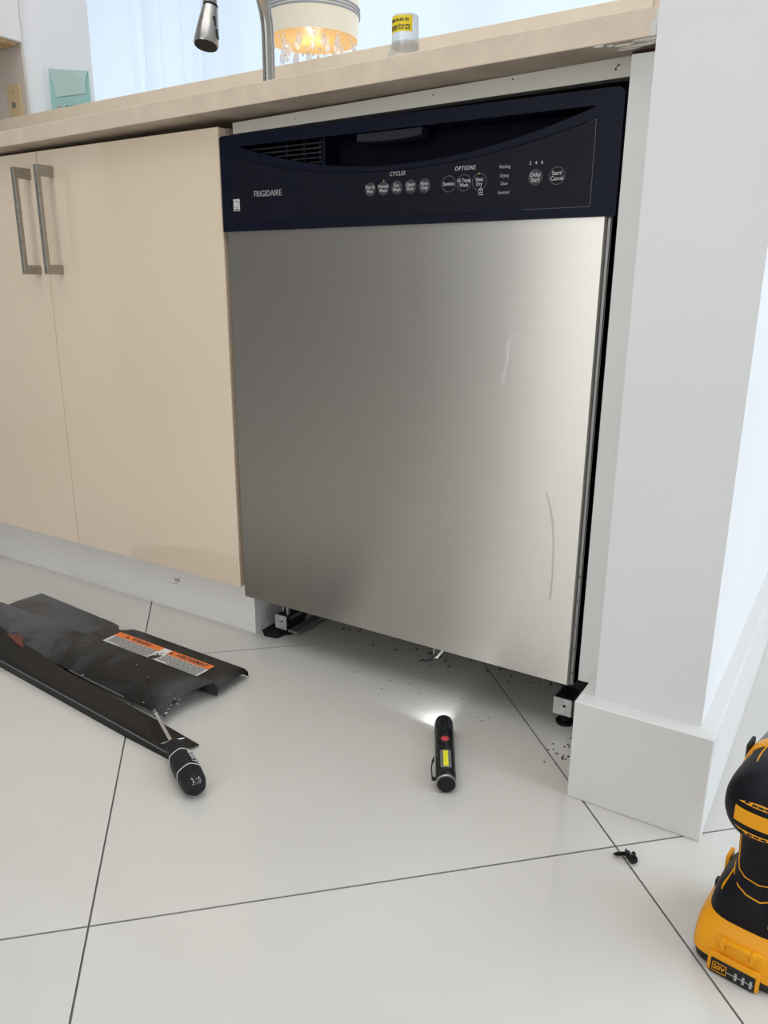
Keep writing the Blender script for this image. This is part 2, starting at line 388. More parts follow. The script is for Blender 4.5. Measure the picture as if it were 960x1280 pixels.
# ================================================================== COUNTER
bm = bm_new()
def ct(x): return 0.8762 + 0.0160 * x
def cb(x): return 0.8500 + 0.0135 * x
xs = (-1.81, 0.654)
y0, y1 = -0.03, 0.60
hexa(bm, [(xs[0], y0, cb(xs[0])), (xs[1], y0, cb(xs[1])), (xs[1], y1, cb(xs[1])), (xs[0], y1, cb(xs[0])), (xs[0], y0, ct(xs[0])), (xs[1], y0, ct(xs[1])), (xs[1], y1, ct(xs[1])), (xs[0], y1, ct(xs[0]))])
# raw underside gets its own material slot
ctop = put('worktop', bm, M['counter'], None, bevel=0.0012)
ctop.data.materials.append(M['raw'])
for p in ctop.data.polygons:
    if p.normal.z < -0.5: p.material_index = 1
tag(ctop, 'beige stone worktop with a chipped, paint-smeared end at the white wall', 'worktop')
# chips and plaster smears at the end
def blob(bm, c, rx, ry, rz, seed, n=8):
    r = random.Random(seed); rings = []
    for i in range(1, 5):
        a = PI * i / 5; rings.append([Vector(c) + Vector((rx * math.sin(a) * math.cos(2 * PI * k / n) * r.uniform(.7, 1.2), ry * math.sin(a) * math.sin(2 * PI * k / n) * r.uniform(.7, 1.2), rz * math.cos(a))) for k in range(n)])
    loft(bm, rings)
for k, (x, y, z, rx, ry, rz) in enumerate(((0.640, -0.0302, 0.874, 0.006, 0.001, 0.0115), (0.634, -0.0302, 0.866, 0.004, 0.001, 0.009), (0.646, -0.0302, 0.882, 0.004, 0.001, 0.006))):
    bm = bm_new(); blob(bm, (x, y, z), rx, ry, rz, k); put('paint_smear', bm, M['trim'], ctop)
for k, (x, y, rx, ry) in enumerate(((0.577, -0.027, .007, .002), (0.588, -0.023, .004, .0015), (0.600, -0.018, .013, .0022), (0.616, -0.008, .022, .0028), (0.628, -0.024, .016, .0045), (0.602, -0.001, .014, .0016), (0.634, -0.013, .010, .003))):
    bm = bm_new(); blob(bm, (x, y, cb(x)), rx, ry, 0.0018, 20 + k); put('plaster_smear', bm, M['strip'], ctop)
# backsplash
def bt(x): return 1.0922 + 0.0146 * x
bm = bm_new(); hexa(bm, [(-2.41, 0.60, ct(-2.41) + .0005), (0.46, 0.60, ct(.46) + .0005), (0.46, 0.6195, ct(.46) + .0005), (-2.41, 0.6195, ct(-2.41) + .0005), (-2.41, 0.60, bt(-1.33)), (0.46, 0.60, bt(.46)), (0.46, 0.6195, bt(.46)), (-2.41, 0.6195, bt(-1.33))])
spl = put('backsplash', bm, M['splash'], None, bevel=0.001)
# flat along x: keep the lower top to the left of the opening at the opening's height
tag(spl, 'beige stone backsplash below the pass-through opening, bright light in its colour', 'backsplash')
bm = bm_new(); hexa(bm, [(0.4605, 0.60, ct(.46) + .0005), (0.639, 0.60, ct(.64) + .0005), (0.639, 0.6195, ct(.64) + .0005), (0.4605, 0.6195, ct(.46) + .0005), (0.4605, 0.60, bt(.46)), (0.639, 0.60, bt(.64)), (0.639, 0.6195, bt(.64)), (0.4605, 0.6195, bt(.46))])
sp2 = put('backsplash', bm, M['counter'], None, bevel=0.001); tag(sp2, 'short less lit backsplash piece by the white wall end, shade in its colour', 'backsplash')  # weaker light on this piece painted in with the darker quartz

# ================================================================== BASE CABINETS
def cabinet(x0, x1, label, split, hx, zt=0.8365):
    t = thing('base_cabinet', label, 'cabinet', ((x0 + x1) / 2, 0.3, 0), group='base cabinets along the counter')
    bm = bm_new(); box(bm, (x0 + .001, 0.0195, 0.099), (x1 - .0025, 0.58, zt + .0005)); put('carcass', bm, M['edge'], t)
    bm = bm_new(); box(bm, (x0 + .001, 0.031, 0.0), (x1 - .0005, 0.047, 0.0985)); kk = put('toe_kick', bm, M['kick'], t)
    bm = bm_new(); box(bm, (x1 - .018, 0.0475, 0.0), (x1 - .0005, 0.58, 0.0985)); put('side_panel', bm, M['kick'], t)
    for i, (a, b) in enumerate(((x0 + .002, split - .001), (split + .001, x1 - .005))):
        bm = bm_new(); box(bm, (a, 0.0, 0.0995), (b, 0.018, zt), 0.0008, 1); d = put('door', bm, M['cream'], t)
        bm = bm_new(); box(bm, (b - .0004, 0.0016, 0.102), (b + .0003, 0.0178, zt - .002)); put('edge_band', bm, M['edge'] if False else M['cream'], d)
        h = hx[i]
        bm = bm_new(); hw = .0045
        box(bm, (h - hw, -0.034, 0.6265), (h + hw, -0.0265, 0.809), 0.0006, 1)
        box(bm, (h - hw, -0.0265, 0.791), (h + hw, 0.0, 0.809), 0.0006, 1); box(bm, (h - hw, -0.0265, 0.6265), (h + hw, 0.0, 0.643), 0.0006, 1)
        put('handle', bm, M['nickel'], d)
    return t, kk
cabA, kickA = cabinet(-0.893, 0.0, 'cream gloss two-door base cabinet beside the dishwasher, nickel bar handles', -0.4447, (-0.4705, -0.4050))
for k in range(11):
    a = random.uniform(0, 6.28); r = random.uniform(.002, .014)
    bm = bm_new(); blob(bm, (-0.1946 + r * math.cos(a), 0.0309, 0.0612 + .8 * r * math.sin(a)), random.uniform(.0012, .0034), .0004, random.uniform(.0007, .0020), 60 + k, 6); put('chip', bm, M['grey_plastic'], kickA)
cabinet(-1.80, -0.894, 'cream gloss two-door base cabinet at the far end, mostly out of frame', -1.347, (-1.376, -1.310), 0.8245)
# upper cabinet hanging on the warm grey wall
t = thing('upper_cabinet', 'white upper cabinet with tan wooden underside high on the grey wall', 'cabinet', (-1.66, 0.45, 1.27))
bm = bm_new(); box(bm, (-1.98, 0.29, 1.2705), (-1.313, 0.611, 2.1), 0.001, 1); put('carcass', bm, M['lacquer'], t)
bm = bm_new(); box(bm, (-1.965, 0.30, 1.262), (-1.327, 0.600, 1.2705)); put('bottom_panel', bm, M['wood'], t)
bm = bm_new(); box(bm, (-1.98, 0.27, 1.265), (-1.313, 0.2895, 2.1), 0.001, 1); put('door', bm, M['lacquer'], t)

# switch plate on the warm grey wall
t = thing('switch_plate', 'ivory wall plate with a small dark toggle and two screws', 'switch', (-1.372, 0.611, 1.112))
bm = bm_new(); hexa(bm, [(-1.403, 0.606, 1.060), (-1.343, 0.606, 1.060), (-1.343, 0.6118, 1.060), (-1.403, 0.6118, 1.060), (-1.403, 0.606, 1.168), (-1.343, 0.606, 1.168), (-1.343, 0.6118, 1.168), (-1.403, 0.6118, 1.168)])
put('plate', bm, M['plate'], t, bevel=0.0012)
bm = bm_new(); box(bm, (-1.3765, 0.598, 1.108), (-1.369, 0.606, 1.121), 0.001, 1); put('toggle', bm, M['grey_plastic'], t)
for z in (1.076, 1.152):
    bm = bm_new(); lathe(bm, ((0.6045, .003), (0.606, .0034)), 'y', 12, (-1.373, 0, z)); put('screw_head', bm, M['edge'], t)

# ================================================================== DISHWASHER
dw = thing('dishwasher', 'stainless dishwasher with a navy-black control console between cabinet and wall', 'dishwasher', (0.30, 0.30, 0))
ZC, ZT = 0.688, 0.8218
bm = bm_new(); box(bm, (0.006, 0.045, 0.115), (0.596, 0.575, 0.812)); put('tub', bm, M['dark'], dw)
# stainless door panel with folded edges
bm = bm_new()
prof = [(0.0035, 0.030), (0.0035, 0.004), (0.0065, 0.0), (0.5900, 0.0), (0.5935, 0.0035), (0.5975, 0.0060), (0.5975, 0.030)]
rings = []
lowp = [(x, 0.0855) for x, y in prof]
zb = lambda x: 0.0855
rings = [[(x, y, 0.0855 + (0.010 if (x < 0.005) else 0.0)) for x, y in prof], [(x, y, ZC) for x, y in prof]]
loft(bm, rings)
door = put('door_panel', bm, M['stainless'], dw, uv=True)
bm = bm_new(); box(bm, (0.5942, 0.0012, 0.090), (0.5972, 0.0050, ZC - .002)); put('edge_trim', bm, M['dull'], dw)
for k in range(5):
    bm = bm_new(); lathe(bm, ((-0.0002, .0012), (0.0012, .0012)), 'y', 8, (0.5957, 0.0012, 0.105 + k * 0.035)); put('rivet', bm, M['dark'], dw)
# water marks
def ribbon(bm, pts, wd, y):
    vs = []
    for i, (x, z) in enumerate(pts):
        d = Vector(pts[min(i + 1, len(pts) - 1)]) - Vector(pts[max(i - 1, 0)]); n = Vector((-d.y, d.x)).normalized()
        ww = wd[i] if isinstance(wd, (list, tuple)) else wd
        vs.append((bm.verts.new((x + n.x * ww, y, z + n.y * ww)), bm.verts.new((x - n.x * ww, y, z - n.y * ww))))
    for a, b in zip(vs, vs[1:]): bm.faces.new((a[0], a[1], b[1], b[0]))
for pts, wd in ((((0.486, 0.553), (0.479, 0.54), (0.4795, 0.525), (0.4765, 0.505), (0.4725, 0.488)), (.001, .0028, .002, .0022, .003)),
                (((0.541, 0.353), (0.547, 0.34), (0.5545, 0.31), (0.558, 0.27), (0.5588, 0.235), (0.5575, 0.204)), (.0008, .0016, .0013, .0012, .0012, .002))):
    bm = bm_new(); ribbon(bm, pts, wd, -0.00015); put('drip_mark', bm, M['drip'], dw)
# console
def arc_lo(x): return 0.7622 + 0.0428 * ((x - 0.306) / 0.268) ** 2
def arc_ov(x): return 0.7553 + 0.0378 * ((x - 0.300) / 0.278) ** 2
YF = -0.0035
outer = [(0.0, ZC), (0.603, ZC)]
R_ = 0.009
outer += [(0.603 - R_ + R_ * math.cos(a), ZT - R_ + R_ * math.sin(a)) for a in [PI / 2 * k / 6 for k in range(7)]]
outer += [(R_ * .5 - R_ * .5 * math.sin(a), ZT - R_ * .5 + R_ * .5 * math.cos(a)) for a in [PI / 2 * k / 5 for k in range(6)]]
pocket = [(0.040, 0.8055)] + [(x, arc_lo(x)) for x in [0.045 + (0.567 - 0.045) * k / 24 for k in range(25)]] + [(0.572, 0.8050)]
bm = bm_new(); prism(bm, outer, YF, 0.040, [pocket])
con = put('console', bm, M['navy'], dw, bevel=0.0018)
bm = bm_new(); box(bm, (0.012, 0.036, 0.752), (0.592, 0.0415, 0.818)); put('pocket_back', bm, M['pocket'], dw)
# vent: frame and slats
bm = bm_new(); box(bm, (0.185, 0.004, 0.7715), (0.190, 0.036, 0.8050)); put('vent_divider', bm, M['navy'], dw)
for k in range(5):
    z = 0.8000 - k * 0.0062; xl = 0.306 - 0.268 * math.sqrt(max(0, (z - 0.7622) / 0.0428))
    if xl < 0.18:
        bm = bm_new(); box(bm, (xl + .003, 0.003, z - .0009), (0.185, 0.034, z + .0009)); put('vent_slat', bm, M['latch'], dw)
for x in (0.118, 0.150, 0.178):
    bm = bm_new(); box(bm, (x, 0.007, max(arc_lo(x), .772) + .002), (x + .002, 0.010, 0.8045)); put('vent_rib', bm, M['latch'], dw)
# latch pull with curved lower edge
poly = [(0.2455, 0.8045), (0.2455, 0.7945)] + [(x, 0.7925 + 0.003 * abs((x - .296) / .05) ** 2) for x in [0.25 + 0.0945 * k / 10 for k in range(11)]] + [(0.347, 0.8045)]
bm = bm_new(); prism(bm, poly, -0.001, 0.020); put('latch_pull', bm, M['latch'], dw, bevel=0.001)
# overlay
ov = [(0.0195, 0.6992), (0.573, 0.6992)] + [(x, arc_ov(x)) for x in [0.573 - (0.573 - 0.0195) * k / 30 for k in range(31)]]
bm = bm_new(); prism(bm, ov, YF - 0.0006, YF + 0.001); over = put('control_overlay', bm, M['overlay'], dw)
YO = YF - 0.0006
bm = bm_new(); tube(bm, [(0.573, YO, 0.7), (0.573, YO, 0.791)], .00035, 6); tube(bm, [(0.573, YO, 0.7912), (0.55, YO, arc_ov(.55))], .00035, 6); tube(bm, [(0.573, YO, 0.6992), (0.49, YO, 0.6992)], .0002, 6)
put('outline', bm, M['line_ink'], over)
bm = bm_new(); tube(bm, [(x, YO, arc_ov(x)) for x in [0.0195 + .5535 * k / 30 for k in range(31)]], .0006, 6); tube(bm, [(0.0195, YO, .70), (0.0195, YO, arc_ov(.0195))], .0005, 6)
put('outline', bm, M['pocket'], over)
def bpos(x, z, r, label, filled, sz=0.0062, m=None):
    bm = bm_new(); lathe(bm, ((YO - .0005, r - .0004), (YO, r)), 'y', 28, (x, 0, z))
    if filled: b = put('button', bm, M['button'], dw)
    else:
        b = put('button', bm, M['overlay'], dw)
        bm = bm_new(); n = 28
        a = [bm.verts.new((x + r * math.cos(2 * PI * k / n), YO - .0006, z + r * math.sin(2 * PI * k / n))) for k in range(n)]
        c = [bm.verts.new((x + (r - .0005) * math.cos(2 * PI * k / n), YO - .0006, z + (r - .0005) * math.sin(2 * PI * k / n))) for k in range(n)]
        for k in range(n): bm.faces.new((a[k], a[(k + 1) % n], c[(k + 1) % n], c[k]))
        put('ring', bm, M['line_ink'], b)
    text(label, sz, facing_front(x, YO - .0008, z), M['ink'], b, squash=0.84)
    return b
zb_ = 0.7340
for x, l in ((0.270, 'Pots &\nPans'), (0.2908, 'Normal\nWash'), (0.3117, 'Eco\nWash'), (0.3326, 'Upper\nRack'), (0.3536, 'Rinse\nOnly')): bpos(x, zb_, .0088, l, True)
for x, l in ((0.3886, 'Sanitize'), (0.4100, 'Hi Temp\nWash'), (0.4312, 'Heat\nDry')): bpos(x, zb_, .0098, l, False)
bpos(0.5043, 0.7346, .0093, 'Delay\nStart', True, .0068); bpos(0.5311, 0.7347, .0097, 'Start/\nCancel', False, .0068)
text('CYCLES', .0072, facing_front(0.3122, YO - .0003, 0.7508), M['ink'], over, shear=.25, spacing=1.25, squash=.8)
text('OPTIONS', .0072, facing_front(0.4105, YO - .0003, 0.7508), M['ink'], over, shear=.25, spacing=1.25, squash=.8)
for z, l in ((0.7490, 'Washing'), (0.7391, 'Drying'), (0.7300, 'Clean'), (0.7200, 'Sanitized')):
    text(l, .0052, facing_front(0.4640, YO - .0003, z), M['ink_dim'], over, shear=.2, squash=.82)
text('2   4   6', .0055, facing_front(0.5043, YO - .0003, 0.7505), M['ink'], over)
text('FRIGIDAIRE', .0118, facing_front(0.0910, YO - .0003, 0.7382), M['ink_dim'], over, spacing=1.06, bold=-.00003, squash=.83)
text('4 sec', .0032, facing_front(0.4337, YO - .0003, 0.7195), M['ink_dim'], over, bold=.0001)
for x in (0.2915, 0.4306):
    bm = bm_new(); lathe(bm, ((YO - .0009, .0008), (YO - .0002, .001)), 'y', 10, (x, 0, 0.7435)); put('indicator_light', bm, M['led'], dw)
# padlock symbol
bm = bm_new(); cx, cz = 0.4337, 0.7245
def flat_ring(bm, c, ro, ri, a0, a1, y, n=12):
    p = [(bm.verts.new((c[0] + ro * math.cos(a0 + (a1 - a0) * k / n), y, c[1] + ro * math.sin(a0 + (a1 - a0) * k / n))), bm.verts.new((c[0] + ri * math.cos(a0 + (a1 - a0) * k / n), y, c[1] + ri * math.sin(a0 + (a1 - a0) * k / n)))) for k in range(n + 1)]
    for a, b in zip(p, p[1:]): bm.faces.new((a[0], b[0], b[1], a[1]))
flat_ring(bm, (cx, cz + .0008), .0019, .0013, 0, PI, YO - .0011)
for q in (((-.0026, .0009), (.0026, .0004)), ((-.0026, -.0028), (.0026, -.0033)), ((-.0026, .0009), (-.0021, -.0033)), ((.0021, .0009), (.0026, -.0033)), ((-.0003, -.0004), (.0003, -.0020))):
    bm.faces.new([bm.verts.new((cx + a, YO - .0011, cz + b)) for a, b in ((q[0][0], q[0][1]), (q[0][0], q[1][1]), (q[1][0], q[1][1]), (q[1][0], q[0][1]))])
put('lock_symbol', bm, M['ink'], over)
# small pale certification sticker
bm = bm_new(); box(bm, (0.0240, YO - .0003, 0.7168), (0.0362, YO, 0.7335)); sk = put('sticker', bm, M['ink'], over)
bm = bm_new(); flat_ring(bm, (0.0301, 0.7262), .0052, .0043, .3, 2.6, YO - .0005); flat_ring(bm, (0.0301, 0.7250), .004, .0034, 3.4, 6.0, YO - .0005); box(bm, (0.0255, YO - .0005, 0.7178), (0.0347, YO - .0003, 0.7195))
put('emblem', bm, M['button'], sk)
# underside: base pan, brackets and levelling feet
bm = bm_new(); box(bm, (0.015, 0.13, 0.050), (0.588, 0.56, 0.1145)); put('base_pan', bm, M['dark'], dw)
def bracket(x0, x1, y, z0, z1, fx):
    bm = bm_new(); box(bm, (x0, y, z0), (x1, y + .0022, z1), .0004, 1); box(bm, (x0, y + .0022, z0), (x0 + .0022, y + .075, z1))
    b = put('bracket', bm, M['zinc'], dw)
    bm = bm_new(); box(bm, (x0 + .002, y + .0025, z1 - .004), (x1, y + .075, z1 - .0015)); put('bracket_arm', bm, M['dark'], dw)
    bm = bm_new(); lathe(bm, ((y - .0004, .0022), (y + .001, .0022)), 'y', 12, ((x0 + x1) / 2 + .003, 0, (z0 + z1) / 2 + .002)); put('hole', bm, M['dark'], b)
    bm = bm_new(); lathe(bm, ((0.0, .013), (.004, .013), (.0055, .0065), (.012, .0065), (.0125, .004), (z1, .004)), 'z', 20, (fx, y + .016, 0)); put('levelling_foot', bm, M['black'], dw, smooth=40)
bracket(0.0300, 0.0555, 0.050, 0.0120, 0.0385, 0.046)
bracket(0.5635, 0.5905, 0.030, 0.0195, 0.0460, 0.5775)
bm = bm_new(); box(bm, (0.056, 0.055, 0.008), (0.075, 0.30, 0.012)); put('side_rail', bm, M['dull'], dw)
bm = bm_new(); box(bm, (0.0490, 0.060, 0.036), (0.0520, 0.066, 0.052)); box(bm, (0.033, 0.068, 0.036), (0.036, 0.074, 0.075)); put('hinge_tab', bm, M['zinc'], dw)
bm = bm_new(); box(bm, (0.545, 0.06, 0.05), (0.598, 0.50, 0.1145)); put('side_rail', bm, M['dark'], dw)
bm = bm_new(); tube(bm, [(0.352, 0.10, 0.075), (0.353, 0.06, 0.058), (0.360, 0.045, 0.046), (0.3665, 0.042, 0.047), (0.374, 0.05, 0.06), (0.376, 0.09, 0.085)], .0019, 8); put('wire', bm, M['white'], dw, smooth=60)
bm = bm_new(); tube(bm, [(0.362, 0.045, 0.050), (0.357, 0.040, 0.042), (0.350, 0.036, 0.039), (0.342, 0.037, 0.040)], [.002, .002, .0016, .0012], 8); put('wire', bm, M['black'], dw, smooth=60)

# ================================================================== FLOOR DEBRIS (uncountable grit)
bm = bm_new(); r = random.Random(3)
for k in range(90):
    cx_, cy_ = r.choice(((.105, .085), (.17, .10), (.235, .10), (.30, .085), (.33, .06), (.43, .09), (.51, .09)))
    q = r.random() ** 2 * .0022 + .0005
    blob(bm, (r.gauss(cx_, .022), max(.075, r.gauss(cy_ + .05, .022)), q * .3), q * 1.7, q, q * .5, k, 6)
for k in range(22):
    blob(bm, (r.gauss(0.597, .012), r.gauss(-0.028, .016), .0008), r.uniform(.0008, .0022), r.uniform(.0008, .0018), .0008, 200 + k, 6)
for k in range(14):
    blob(bm, (r.uniform(.2, .5), r.uniform(-.02, .07), .0006), .0012, .001, .0006, 300 + k, 6)
d = put('debris', bm, M['brown'], None); tag(d, 'brown grit and crumbs on the tiles under the dishwasher', 'debris', kind='stuff')

# ================================================================== ACCESS PANEL (bent black sheet)
u_ = Vector((-0.9998, 0.0165, 0)); v_ = Vector((-0.055, -0.9985, 0)); o_ = Vector((0.1075, -0.1125, 0))
ap = thing('access_panel', 'bent black metal access panel with an orange and white warning label', 'metal panel', tuple(o_ + u_ * .28 + v_ * .08))
def P(s, t, z): return o_ + u_ * s + v_ * t + Vector((0, 0, z))
def thick_sheet(bm, grid, tk=0.0012):
    n, m = len(grid), len(grid[0])
    top = [[bm.verts.new(p) for p in row] for row in grid]; bot = [[bm.verts.new(p - Vector((0, 0, tk))) for p in row] for row in grid]
    for i in range(n - 1):
        for j in range(m - 1):
            bm.faces.new((top[i][j], top[i + 1][j], top[i + 1][j + 1], top[i][j + 1])); bm.faces.new((bot[i][j], bot[i][j + 1], bot[i + 1][j + 1], bot[i + 1][j]))
    for i in range(n - 1):
        for j in (0, m - 1): bm.faces.new((top[i][j], top[i + 1][j], bot[i + 1][j], bot[i][j]))
    for j in range(m - 1):
        for i in (0, n - 1): bm.faces.new((top[i][j], top[i][j + 1], bot[i][j + 1], bot[i][j]))
def lerp_pts(tab, x):
    for (a, ya), (b, yb) in zip(tab, tab[1:]):
        if x <= b: return ya + (yb - ya) * max(0.0, (x - a) / (b - a))
    return tab[-1][1]
FAR = ((0, -.0072), (.10, -.0076), (.262, -.0082), (.278, -.0066), (.286, .001), (.293, .0075), (.300, .0078), (.307, .003), (.316, -.003), (.335, -.0055), (.567, -.018))
def front_z(s, t):
    q = (t - .071) / .089
    z = .030 - .018 * q + .0022 * math.sin(PI * min(1, max(0, q)))
    if s < .06: z += (1 - s / .06) * (.0015 * math.sin(PI * q) + .0015 * q)
    return z + .0007 * math.sin(13 * s + 3) * q
ss = [0, .004, .012, .03, .06, .10, .15, .20, .24, .262, .27, .278, .282, .286, .29, .293, .297, .300, .304, .307, .311, .316, .335, .38, .43, .48, .53, .566]
grid = []
for s in ss:
    f = lerp_pts(FAR, s); row = []; k = max(0, 1 - s / .012)
    row += [P(s + .006 * k, f - .0016, .0045), P(s + .006 * k, f - .0004, .0155 - .003 * k), P(s + .006 * k, f + .0014, .0170 - .003 * k), P(s + .003 * k, .030, .0176 - .001 * k), P(s, .052, .0165), P(s, .0585, .0158), P(s, .0615, .0125)]
    grid.append(row)
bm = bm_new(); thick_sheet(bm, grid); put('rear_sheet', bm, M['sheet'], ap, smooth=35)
ss2 = [0, .004, .012, .03, .06, .09, .12, .16, .20, .25, .30, .36, .42, .48, .54, .60]
NEAR = ((0, .163), (.0086, .159), (.12, .1545), (.2433, .150), (.60, .147))
grid = []
for s in ss2:
    k = max(0, 1 - s / .03); n = lerp_pts(NEAR, s); row = []
    row += [P(s + .002 * k, .0612, .0125), P(s + .001 * k, .0640, .0042), P(s, .0662, .0050), P(s - .001 * k, .0692, .0260), P(s - .001 * k, .0702, .0295), P(s - .001 * k, .0716, .0303)]
    for i in range(1, 9):
        q = i / 8; t = .0716 + (n - .0716) * q
        row.append(P(s + .010 * k * math.sin(PI * q) + .004 * k * q, t, front_z(s, t)))
    grid.append(row)
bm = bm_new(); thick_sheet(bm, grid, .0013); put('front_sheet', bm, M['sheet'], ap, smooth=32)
bm = bm_new(); tube(bm, [P(x, lerp_pts(NEAR, x) + .0004, front_z(x, lerp_pts(NEAR, x)) - .0004) for x in (.10, .12, .15, .18, .21, .24)], .0007, 6); put('worn_edge', bm, M['dull'], ap)
# hole and bare-metal scrapes near the near right corner
def on_front(s, q):
    n = lerp_pts(NEAR, s); t = .0716 + (n - .0716) * q
    return P(s, t, front_z(s, t) + .0012)
c = on_front(.014, .72)
bm = bm_new(); lathe(bm, ((0, .0035), (.0012, .0035)), 'z', 14, tuple(c - Vector((0, 0, .0008)))); put('hole', bm, M['dark'], ap)
for k, (s, q, a, b) in enumerate(((.0075, .955, .0022, .0030), (.0105, .88, .0010, .0026), (.0130, .80, .0008, .0022), (.019, .66, .0016, .0008), (.010, .64, .0018, .0007), (.035, .62, .001, .001), (.10, .45, .001, .001), (.145, .28, .0012, .001), (.205, .985, .0022, .0012), (.006, .72, .004, .0008), (.06, .95, .002, .0008), (.17, .5, .001, .0008))):
    bm = bm_new(); blob(bm, on_front(s, q) + Vector((0, 0, -.0002)), a, b, .0005, 90 + k, 6); put('scrape', bm, M['scuff'], ap)
# warning label on the rear sheet
def LQ(bm, s0, s1, t0, t1, z):
    zz = lambda t: 0.0181 - 0.0011 * max(0, (t - .030) / .022) + z
    bm.faces.new([bm.verts.new(P(s, t, zz(t))) for s, t in ((s0, t0), (s1, t0), (s1, t1), (s0, t1))])
lb_s0, lb_s1, lt0, lt1 = 0.053, 0.283, 0.0175, 0.0575
bm = bm_new(); LQ(bm, lb_s0, lb_s1, lt0, lt1, .0006)
lab = put('warning_label', bm, M['white'], ap)
for a, b in ((lb_s0, 0.151), (0.170, lb_s1)):
    bm = bm_new(); LQ(bm, a, b, lt0, 0.0315, .0009); put('orange_band', bm, M['orange'], lab)
rotl = Matrix((( -u_.x, -v_.x, 0), (-u_.y, -v_.y, 0), (0, 0, 1))).to_4x4()
def on_label(s, t, z=.0011): return Matrix.Translation(P(s, t, 0.0178 + z)) @ rotl
text('AVERTISSEMENT', .0112, on_label(0.098, 0.0247), M['print'], lab, bold=.0004, squash=.86)
text('WARNING', .0112, on_label(0.2195, 0.0247), M['print'], lab, bold=.0004, squash=.86)
for s in (0.1455, 0.2545):
    bm = bm_new(); bm.faces.new([bm.verts.new(P(s + a, 0.0245 + b, 0.0178 + .0014)) for a, b in ((0, -.004), (.0045, .0035), (-.0045, .0035))]); put('warning_triangle', bm, M['print'], lab)
bm = bm_new(); r = random.Random(5)
for a, b in ((lb_s0 + .004, 0.150), (0.172, lb_s1 - .004)):
    for k in range(7):
        t = 0.0338 + k * .0031; s = a
        while s < b - .004:
            e = min(b, s + r.uniform(.004, .012))
            if k == 6 and s > a + .07: break
            LQ(bm, s, e - .0012, t, t + .0013, .0011); s = e
fp = put('fine_print', bm, M['print'], lab); fp['kind'] = 'stuff'
# hand-injury pictogram between the two halves
bm = bm_new()
def poly_lab(bm, pts): bm.faces.new([bm.verts.new(P(0.1605 - a, 0.0425 - b, 0.0172 + .0012)) for a, b in pts])
poly_lab(bm, [(-.008, -.012), (.002, -.014), (.008, -.006), (.009, .002), (.006, .005), (0, 0), (-.006, -.004)])
poly_lab(bm, [(-.007, .004), (-.004, .006), (.002, .003), (.0, .000)]); poly_lab(bm, [(.000, .007), (.0015, .014), (.003, .013), (.0025, .006)]); poly_lab(bm, [(-.008, -.002), (-.009, .002), (-.006, .001)])
put('pictogram', bm, M['print'], lab)
# red paint scratch at the right end
bm = bm_new()
for dy in (0, .004, .008): tube(bm, [P(.014 + dy * .6, .004 + dy, .0166), P(.008 + dy * .6, .016 + dy, .0170)], .0005, 5)
put('red_mark', bm, M['red'], ap)

# ================================================================== KICK BAR
kb = thing('kick_bar', 'long narrow black metal kick bar lying under the bent panel edge', 'metal bar', (-0.13, -0.28, 0))
FARB = [Vector(p) for p in ((0.1750, -0.2863, 0.0032), (0.0834, -0.2775, 0.0060), (-0.1370, -0.2632, 0.0138), (-0.3076, -0.2422, 0.0222), (-0.3608, -0.2345, 0.0262), (-0.460, -0.221, 0.0275))]
NEARB = [Vector(p) for p in ((0.1640, -0.3290, 0.0085), (0.0700, -0.3235, 0.0120), (-0.1500, -0.3055, 0.0120), (-0.2900, -0.2940, 0.0120), (-0.360, -0.288, 0.0120), (-0.460, -0.280, 0.0120))]
rows = []
for f, n in zip(FARB, NEARB):
    rows.append([f, f.lerp(n, .33) + Vector((0, 0, .0004)), f.lerp(n, .7) + Vector((0, 0, .0003)), n, n + Vector((0, -.0014, -.0010)), n + Vector((0.001, -.0020, -.0108))])
bm = bm_new(); thick_sheet(bm, rows, .0011); put('bar', bm, M['bar'], kb, smooth=40)
bm = bm_new(); tube(bm, [n + Vector((0, -.0010, .0001)) for n in NEARB], .0008, 6); put('folded_edge', bm, M['grey_plastic'], kb)
# dull red patch on the bar
bm = bm_new(); pp = [Vector(p) for p in ((-0.333, -0.2440, 0), (-0.300, -0.2335, 0), (-0.262, -0.2560, 0), (-0.272, -0.2570, 0))]
def bar_z(p):
    for (fa, fb), (na, nb) in zip(zip(FARB, FARB[1:]), zip(NEARB, NEARB[1:])):
        if fb.x <= p.x:
            k = (fa.x - p.x) / (fa.x - fb.x); f = fa.lerp(fb, k); n = na.lerp(nb, k)
            q = max(0, min(1, (f.y - p.y) / (f.y - n.y))); return f.z + (n.z - f.z) * q
    return FARB[-1].z
for p in pp: p.z = bar_z(p) + .0012
bm.faces.new([bm.verts.new(p) for p in pp]); put('red_patch', bm, M['red'], kb)

# ================================================================== SCREWDRIVER
tip = Vector((0.0835, -0.2815, 0.0230)); tail = Vector((0.2565, -0.3705, 0.0165))
ax = (tail - tip).normalized(); Ls = (tail - tip).length
sd = thing('screwdriver', 'screwdriver with black rubber handle and steel shaft lying across the black bar', 'screwdriver', tuple(tail))
zax = Vector((0, 0, 1)); yax = zax.cross(ax).normalized(); zax = ax.cross(yax)
sd.matrix_world = Matrix.Translation(tail) @ Matrix((-ax, -yax, zax)).transposed().to_4x4()
